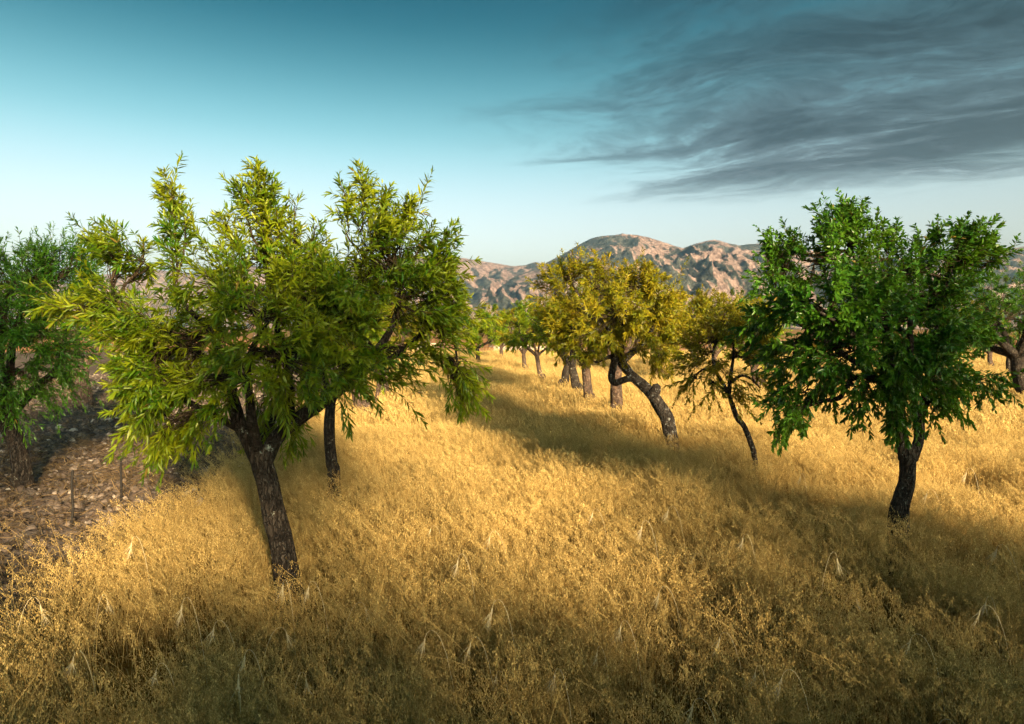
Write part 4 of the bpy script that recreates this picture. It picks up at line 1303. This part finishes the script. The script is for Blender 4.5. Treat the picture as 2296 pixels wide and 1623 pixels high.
# ------------------------------------------------------------------ drooping barley ears standing out of the oats
def barley_mesh(seed):
    rng = np.random.default_rng(seed)
    V = []; Q = []; T = []; off = 0
    h = rng.uniform(0.62, 0.74); a = rng.uniform(-0.4, 0.4)
    hd = np.array([math.cos(a), math.sin(a), 0.0])
    K = 9
    prof = [(0.0, 0.0), (0.02, 0.45), (0.055, 0.75), (0.085, 0.90), (0.108, 0.965), (0.128, 0.990), (0.146, 0.985), (0.160, 0.96), (0.169, 0.92)]
    k_ = rng.uniform(0.7, 1.5)
    p = np.array([hd * a_ * k_ + np.array([0, 0, b_ * h]) for a_, b_ in prof])
    v, q = tubes(p[None], np.linspace(0.0017, 0.0011, K)[None], 4)
    V.append(v); Q.append(q + off); off += len(v)
    d = nrm(p[-1] - p[-2] + np.array([0, 0, -0.05]))
    L = rng.uniform(0.05, 0.07)
    ear = p[-1] + d * np.linspace(0, L, 5)[:, None]
    v, q = tubes(ear[None], (np.array([0.002, 0.0055, 0.006, 0.0045, 0.001]) * 0.9)[None], 5)
    V.append(v); Q.append(q + off); off += len(v)
    for k in range(24):
        b = p[-1] + d * L * rng.uniform(0.1, 0.95)
        dd = nrm(d + rng.normal(0, 0.24, 3) + hd * 0.25); LL = rng.uniform(0.08, 0.14)
        sd = nrm(np.cross(dd, rng.normal(0, 1, 3))) * 0.0017
        T += [(off, off + 1, off + 2)]; V.append(np.array([b - sd, b + sd, b + dd * LL])); off += 3
    me = mesh_np('barley_stalk', np.vstack(V), tris=T, quads=np.vstack(Q))
    me.materials.append(AWN)
    return me


bms = [barley_mesh(500 + i) for i in range(6)]
ears = [(372, 1500, 2.6), (415, 1400, 2.8), (640, 1385, 0.2), (690, 1320, 2.9), (620, 1325, 2.7), (268, 1335, 0.3), (495, 1405, 2.8), (300, 1250, 2.9), (815, 1330, 0.4), (545, 1480, 2.9), (505, 1545, 2.4), (720, 1510, 0.2),
        (960, 1430, 3.0), (1105, 1405, 3.0), (1110, 1480, 2.3), (1055, 1450, 2.8), (1385, 1420, 2.6), (1315, 1440, 2.5), (1480, 1330, 2.9), (1440, 1210, 2.7), (1555, 1225, 2.6), (1615, 1440, 2.5), (1660, 1215, 2.4),
        (1665, 1480, 2.4), (1755, 1520, 2.8), (1880, 1290, 0.2), (1915, 1310, 0.4), (2050, 1445, 2.6), (2240, 1240, 2.6), (2180, 1330, 2.5), (1105, 1205, 2.8), (1030, 1290, 2.6), (965, 1165, 2.9), (1330, 1155, 2.7),
        (1500, 1150, 2.9), (1780, 1060, 2.6), (2080, 1110, 2.6), (2165, 1080, 2.7), (1835, 1010, 2.6), (2205, 1380, 2.5), (1230, 1530, 2.5), (930, 1600, 2.7), (190, 1480, 2.6), (90, 1400, 0.3), (2110, 1585, 2.6), (1560, 1600, 2.7)]
for i, (vx, vy, rz) in enumerate(ears):
    q_ = hit(vx, vy, 0.54)
    o = bpy.data.objects.new('barley_stalk', bms[i % 6])
    hx = 0.17
    o.location = (q_[0] - math.cos(rz) * hx, q_[1] - math.sin(rz) * hx, 0.0)
    o.rotation_euler = (0, 0, rz)
    s_ = 0.88 + 0.12 * math.sin(i * 2.1)
    o.scale = (s_, s_, s_)
    COL.objects.link(o)
    tag(o, 'dry barley stalk with a drooping fan of pale awns above the oats', 'barley', 'pale barley ears among the oats')


# ------------------------------------------------------------------ fences, pillar, walls
IRON = mat_simple('rusty_iron', (0.012, 0.010, 0.009), 0.75, 40, 0.4, 0.002, 0.3)
WIREM = mat_simple('fence_wire', (0.20, 0.18, 0.16), 0.6, 30, 0.2, 0.0005, 0.3)
POSTM = mat_simple('weathered_post', (0.30, 0.21, 0.15), 0.9, 20, 0.35, 0.004)
STONE = mat_simple('pale_stone', (0.46, 0.40, 0.34), 0.95, 5, 0.25, 0.02)
PLASTER = mat_simple('pillar_plaster', (0.58, 0.48, 0.38), 0.9, 6, 0.15, 0.006)


def rod_mesh(name, h, r, seed, sides=8):
    rng = np.random.default_rng(seed)
    p = np.array([[rng.normal(0, 0.006), rng.normal(0, 0.006), z] for z in np.linspace(-0.25, h, 7)])
    V, q, tr = wood(p, np.full(7, r), seed, sides, 0.05, 0.12)
    return mesh_np(name, V, tris=tr, quads=q, smooth=True)


fence = empty('wire_fence', (float(fence_x(8.2)), 8.2, 0))
tag(fence, 'low fence of thin rusty iron rods along the edge of the oats and turned soil', 'fence')
py_list = [6.6, 7.35, float(hit(160, 1172, 0.05)[1]), float(hit(272, 1122, 0.05)[1]), float(hit(362, 1076, 0.05)[1]), 11.9, 13.4] + list(np.arange(15.0, FIELD_END, 2.2))
posts = []
for i, y in enumerate(py_list):
    x = float(fence_x(y))
    if i == 2: x = float(hit(160, 1172, 0.05)[0])
    if i == 3: x = float(hit(272, 1122, 0.05)[0])
    if i == 4: x = float(hit(362, 1076, 0.05)[0])
    if i < 2: x -= 1.6 - i * 0.5
    h = 0.68 + 0.05 * math.sin(i * 1.7)
    me = rod_mesh('fence_post', h, 0.014, 700 + i)
    o = bpy.data.objects.new('fence_post', me); me.materials.append(IRON)
    o.location = (x, y, 0); o.rotation_euler = (0.03 * math.sin(i * 2.3), 0.05 + 0.03 * math.cos(i * 1.3), 0)
    if i >= 2:
        link(o, fence); posts.append((x, y, h))
        o.matrix_parent_inverse.identity(); o.location = (x - fence.location.x, y - fence.location.y, 0)
    else:
        bpy.data.objects.remove(o)
for k, f in enumerate((0.35, 0.9)):
    pp = np.array([(x + 0.012 + 0.03 * f, y, h * f) for x, y, h in posts])
    v_, q_ = tubes(pp[None], np.full((1, len(pp)), 0.0012), 4)
    me = mesh_np('wire', v_ - np.array(fence.location), quads=q_); me.materials.append(WIREM)
    o = bpy.data.objects.new('wire', me); COL.objects.link(o); o.parent = fence

# far netting fence closing the field
ff = empty('netting_fence', (0, FIELD_END, 0))
tag(ff, 'far wire netting fence with slim posts closing the oat field', 'fence')
fxs = np.arange(-13, 48, 2.4)
for i, x in enumerate(fxs):
    me = rod_mesh('fence_post', 1.15, 0.035, 900 + i, 6); me.materials.append(POSTM)
    o = bpy.data.objects.new('fence_post', me); COL.objects.link(o); o.parent = ff; o.location = (x, 0.05 * math.sin(i), 0)
for k, z in enumerate((0.25, 0.5, 0.75, 1.0)):
    pp = np.array([(x, 0.04, z + 0.02 * math.sin(i * 1.3 + k)) for i, x in enumerate(fxs)])
    v_, q_ = tubes(pp[None], np.full((1, len(pp)), 0.004), 4)
    me = mesh_np('wire', v_, quads=q_); me.materials.append(WIREM)
    o = bpy.data.objects.new('wire', me); COL.objects.link(o); o.parent = ff
uw = np.arange(-13, 46, 0.30)
pp = np.stack([np.stack([np.array([x, 0.04, 0.2]), np.array([x, 0.04, 1.0])]) for x in uw])
v_, q_ = tubes(pp, np.full((len(uw), 2), 0.003), 3)
me = mesh_np('netting', v_, quads=q_); me.materials.append(WIREM)
o = bpy.data.objects.new('netting', me); COL.objects.link(o); o.parent = ff; tag(o, kind='stuff')


def block(name, loc, size, mat, seed, jitter=0.02):
    import bmesh
    bm = bmesh.new()
    bmesh.ops.create_cube(bm, size=1.0)
    bmesh.ops.bevel(bm, geom=bm.edges[:] + bm.verts[:], offset=0.07, segments=2, affect='EDGES')
    for v in bm.verts:
        v.co.x *= size[0]; v.co.y *= size[1]; v.co.z *= size[2]
        v.co += noise.noise_vector(v.co * 3 + Vector((seed, seed * 2, 0))) * jitter
    me = bpy.data.meshes.new(name); bm.to_mesh(me); bm.free()
    o = bpy.data.objects.new(name, me); me.materials.append(mat)
    return o


pl = at(970, 792, FIELD_END - 0.3)
pr = empty('gate_pillar', (pl[0], pl[1], 0))
tag(pr, 'pale plastered gate pillar at the far fence, right of the large tree', 'pillar')
o = block('shaft', None, (0.55, 0.5, 0.95), PLASTER, 3); COL.objects.link(o); o.parent = pr; o.location = (0, 0, 0.46)
o = block('cap', None, (0.66, 0.6, 0.12), PLASTER, 5); COL.objects.link(o); o.parent = pr; o.location = (0, 0, 0.995)


def stone_wall(label, x0, x1, y, h, seed):
    rng = np.random.default_rng(seed)
    root = empty('dry_stone_wall', ((x0 + x1) / 2, y, 0))
    tag(root, label, 'wall', 'far dry stone walls')
    shapes = [clod_mesh(60 + i, 0.75) for i in range(5)]
    for m_ in shapes: m_.materials.append(STONE)
    x = x0
    n = 0
    while x < x1 and n < 250:
        wd = rng.uniform(0.35, 0.6)
        z = 0.1
        while z < h * rng.uniform(0.75, 1.1):
            s = rng.uniform(0.16, 0.26)
            o = bpy.data.objects.new('stone', shapes[rng.integers(0, 5)])
            COL.objects.link(o); o.parent = root
            o.location = (x - (x0 + x1) / 2 + rng.normal(0, 0.05), rng.normal(0, 0.08), z)
            o.scale = (wd * 0.6, s * 1.2, s)
            o.rotation_euler = (rng.normal(0, 0.3), rng.normal(0, 0.2), rng.uniform(0, 6.28) if wd < 0.45 else 0)
            z += s * 1.15; n += 1
        x += wd * 0.95
    return root


a0 = at(915, 768, 84)[0]; a1 = at(965, 768, 84)[0]
stone_wall('tumbled grey stone wall far off right of the large tree', a0, a1, 84, 0.8, 31)
a0 = at(1110, 775, 70)[0]; a1 = at(1260, 775, 70)[0]
stone_wall('low pale dry stone wall beyond the middle row of trees', a0, a1, 70, 0.55, 32)
for i, (vx, vy) in enumerate(((925, 794), (933, 794))):
    g = hit(vx, vy + 2, 0.02)
    o = bpy.data.objects.new('boulder', clod_mesh(81 + i, 1.3)); o.data.materials.append(mat_simple('white_stone', (0.78, 0.74, 0.68), 0.9, 4, 0.08, 0.01))
    COL.objects.link(o); o.location = (g[0], FIELD_END + 3, 0.3); o.scale = (0.16, 0.2, 0.28)
    tag(o, ('left', 'right')[i] + ' of two small white boulders beyond the far netting fence', 'boulder')

# air between here and the mountains
import bmesh
bm = bmesh.new()
bmesh.ops.create_cube(bm, size=1.0)
me = bpy.data.meshes.new('haze'); bm.to_mesh(me); bm.free()
hz = bpy.data.objects.new('haze', me)
COL.objects.link(hz)
hz.scale = (13000, 10000, 500); hz.location = (0, 2500, 500 / 2 - 2.0)
m, t, out = new_mat('haze_air')
pv = t.node('ShaderNodeVolumePrincipled')
pv.inputs['Color'].default_value = (0.45, 0.76, 1.0, 1)
pv.inputs['Density'].default_value = 0.00020
pv.inputs['Anisotropy'].default_value = 0.7
t.l.new(pv.outputs[0], out.inputs['Volume'])
me.materials.append(m)
tag(hz, kind='stuff')
print('trees', len(ALL_TREES), 'leaves', sum(a[1] for a in ALL_TREES), 'oats', len(near), len(mid))
